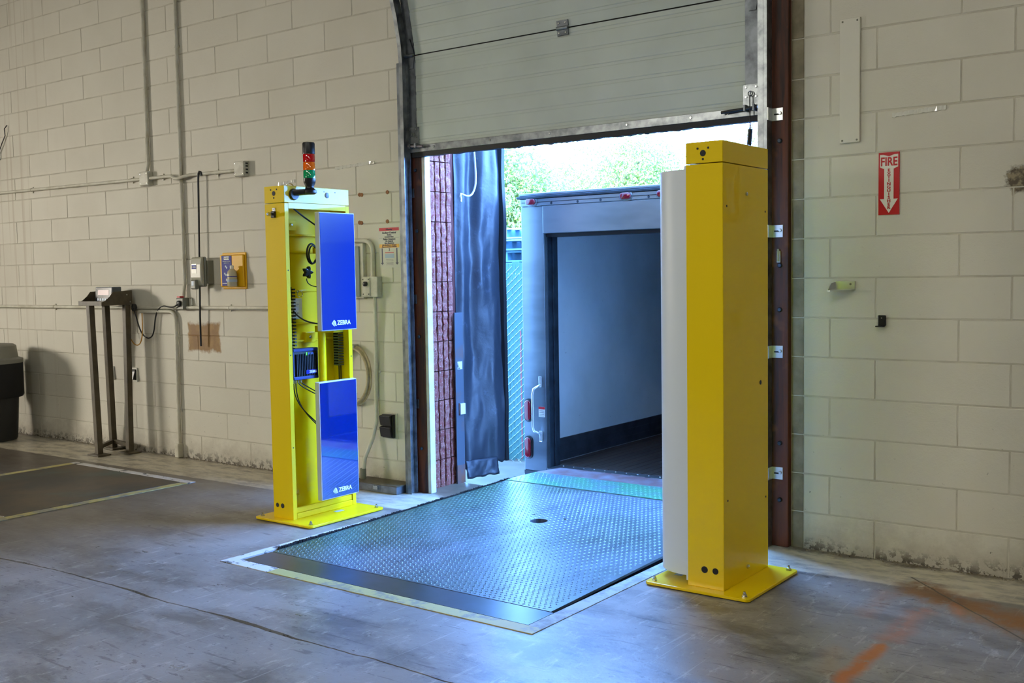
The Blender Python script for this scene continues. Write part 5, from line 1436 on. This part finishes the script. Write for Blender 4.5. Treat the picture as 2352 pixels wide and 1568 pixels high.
for y in (4.2, 6.2):
    part(MB().cyl((t0 + 0.15, y, -0.50), (t1 - 0.15, y, -0.50), 0.06, n=12), 'axle', 'alu_dark', TL)
    part(MB().box(-1.9, -0.83, y - 0.05, y + 0.05, -0.45, -0.3205), 'axle_mount', 'alu_dark', TL)
    for xa, xb in ((t0 + 0.03, t0 + 0.29), (t1 - 0.29, t1 - 0.03)):
        part(MB().lathe([(0.20, xa), (0.38, xa + 0.01), (0.40, xa + 0.04), (0.40, xb - 0.04), (0.38, xb - 0.01), (0.20, xb)], (0, y, -0.50), 28, 'x'), 'wheel', 'tyre', TL, smooth=40)

# ------------------------------------------------------------------ yard
gr = struct(MB().box(-70, 60, 0.41, 80, -1.2, -0.90), 'ground', 'ground', 'pale gravel yard outside the dock', 'ground')
struct(MB().box(OPL, OPR, 0.30, 0.40, -1.2, -0.062), 'wall_dock_face', 'bare_block', 'concrete dock face below the doorway')
FY = 5.28
fe = thing('slat_fence', 'tall chain-link fence with green privacy slats across the yard', 'fence', (-5.6, FY, -0.9))
sm_ = MB().box(-0.0245, 0.0245, 0.006, 0.012, 0, 2.46).mesh('slat', 'slat', (0, 0, 0), 0, 0, 1)
smr = MB().box(-0.010, 0.010, 0.006, 0.0088, 0, 1.6).mesh('slat', 'slat_red', (0, 0, 0), 0, 0, 1)
k = 0
x = -8.6
while x < -2.9:
    if k in (53, 54): link('slat', smr, fe, (x + 5.6 - 0.02, -0.003, 0.05))
    link('slat', sm_, fe, (x + 5.6, 0, 0.03 + random.uniform(-0.02, 0.015)))
    x += 0.055; k += 1
mb = MB()
for i in range(int(5.7 / 0.055)):      # woven wires, the strands that run in front of the slats
    xx = -8.6275 + i * 0.055
    za = -0.88 + (0.044 if i % 2 else 0)
    while za < 1.53:
        mb.beam((xx - 0.002, FY + 0.002, za), (xx + 0.057, FY + 0.002, za + 0.055), 0.0036, 0.0036)
        mb.beam((xx + 0.057, FY + 0.016, za - 0.036), (xx - 0.002, FY + 0.016, za + 0.0), 0.0036, 0.0036)
        za += 0.088
part(mb, 'wire_mesh', 'wire', fe, kind='stuff')
for xp in (-8.6, -6.1, -3.0):
    part(MB().cyl((xp, FY + 0.045, -0.9), (xp, FY + 0.045, 1.62), 0.03, n=12), 'post', 'wire', fe, smooth=40)
# pallets stacked behind the fence
def pallet_parts():
    out = []
    for i in range(6): out.append(('deck_board', MB().box(-0.6, 0.6, -0.5 + i * 0.178, -0.5 + i * 0.178 + 0.11, 0.118, 0.138).mesh('deck_board', 'pallet')))
    for i in range(3): out.append(('stringer', MB().box(-0.6 + i * 0.53, -0.6 + i * 0.53 + 0.14, -0.5, 0.5, 0.022, 0.117).mesh('stringer', 'pallet')))
    for i in range(3): out.append(('base_board', MB().box(-0.6, 0.6, -0.5 + i * 0.445, -0.5 + i * 0.445 + 0.11, 0.0, 0.021).mesh('base_board', 'pallet')))
    return out
PP = pallet_parts()
for sx, n_ in ((-6.25, 20),):
    for i in range(n_):
        lab = {1: 'topmost pale blue pallet of the stack seen above the slat fence', 2: 'second pallet from the top of the blue stack behind the fence', 3: 'third pallet from the top of the blue stack behind the fence', 4: 'fourth blue pallet from the top, just above the fence edge'}.get(n_ - i, 'blue wooden pallet low in the stack, hidden by the fence slats')
        p = thing('pallet', lab, 'pallet', (sx + random.uniform(-.04, .04), FY + 0.85 + random.uniform(-.03, .03), -0.9 + i * 0.1475), 'pallets stacked behind the fence')
        p.rotation_euler.z = random.uniform(-0.04, 0.04)
        for nm, me in PP:
            link(nm, me, p)

# trees
def tree(label, x, y, z0, h, rx, rz, seed, nleaf):
    rng = random.Random(seed)
    o = thing('tree', label, 'tree', (x, y, z0), 'trees beyond the fence')
    tr_ = MB().tube([(x, y, z0), (x + 0.1, y, z0 + h * 0.3), (x - 0.05, y + 0.1, z0 + h * 0.62)], 0.16, 8)
    part(tr_, 'trunk', 'bark', o, smooth=60)
    cen = []
    zc = z0 + h * 0.62
    for i in range(26):
        a = rng.uniform(0, 2 * math.pi); u = rng.uniform(-1, 1); r = rng.uniform(0.45, 0.95)
        s = math.sqrt(1 - u * u)
        cen.append((x + rx * r * s * math.cos(a), y + rx * r * s * math.sin(a), zc + rz * r * u, rng.uniform(0.28, 0.46) * rx))
    mbb = MB()
    for c in cen[:14]:
        mbb.tube(bez((x, y, z0 + h * 0.35), (x, y, z0 + h * 0.5), ((x + c[0]) / 2, (y + c[1]) / 2, c[2] - 0.2), c[:3], 6), 0.03, 5)
    part(mbb, 'branches', 'bark', o, kind='stuff')
    lm = MB()
    for i in range(nleaf):
        c = cen[rng.randrange(len(cen))]
        d = Vector((rng.gauss(0, 1), rng.gauss(0, 1), rng.gauss(0, 1)))
        d.normalize()
        p = Vector(c[:3]) + d * c[3] * rng.uniform(0.5, 1.05) ** 0.6
        n_ = (d + Vector((rng.uniform(-1, 1), rng.uniform(-1, 1), rng.uniform(-0.3, 1)))).normalized()
        t_ = n_.cross(Vector((rng.uniform(-1, 1), rng.uniform(-1, 1), rng.uniform(-1, 1)))).normalized()
        b_ = n_.cross(t_)
        L = rng.uniform(0.035, 0.065)
        lm.add([p - t_ * L, p - b_ * L * 0.45 + n_ * 0.01, p + t_ * L, p + b_ * L * 0.45 + n_ * 0.01], [(0, 1, 2, 3)])
    lo_ = part(lm, 'foliage', 'leaf', o, kind='stuff')
    return o
tree('leafy tree rising behind the pallets left of the trailer roof', -11.8, 11.5, -0.9, 5.6, 2.1, 1.75, 11, 24000)
tree('leafy tree crown just above the middle of the trailer roof', -13.3, 19.4, -0.9, 6.4, 2.9, 2.4, 12, 30000)
tree('loose leafy tree near the right pillar top', -6.9, 15.0, -0.9, 5.6, 1.9, 1.6, 13, 14000)
tree('tall thin-leaved tree far behind the right pillar top', -5.2, 20.6, -0.9, 8.9, 2.3, 2.4, 14, 12000)
tree('broad low tree at the far left beyond the pallets', -16.4, 13.9, -0.9, 5.2, 2.0, 1.8, 15, 14000)
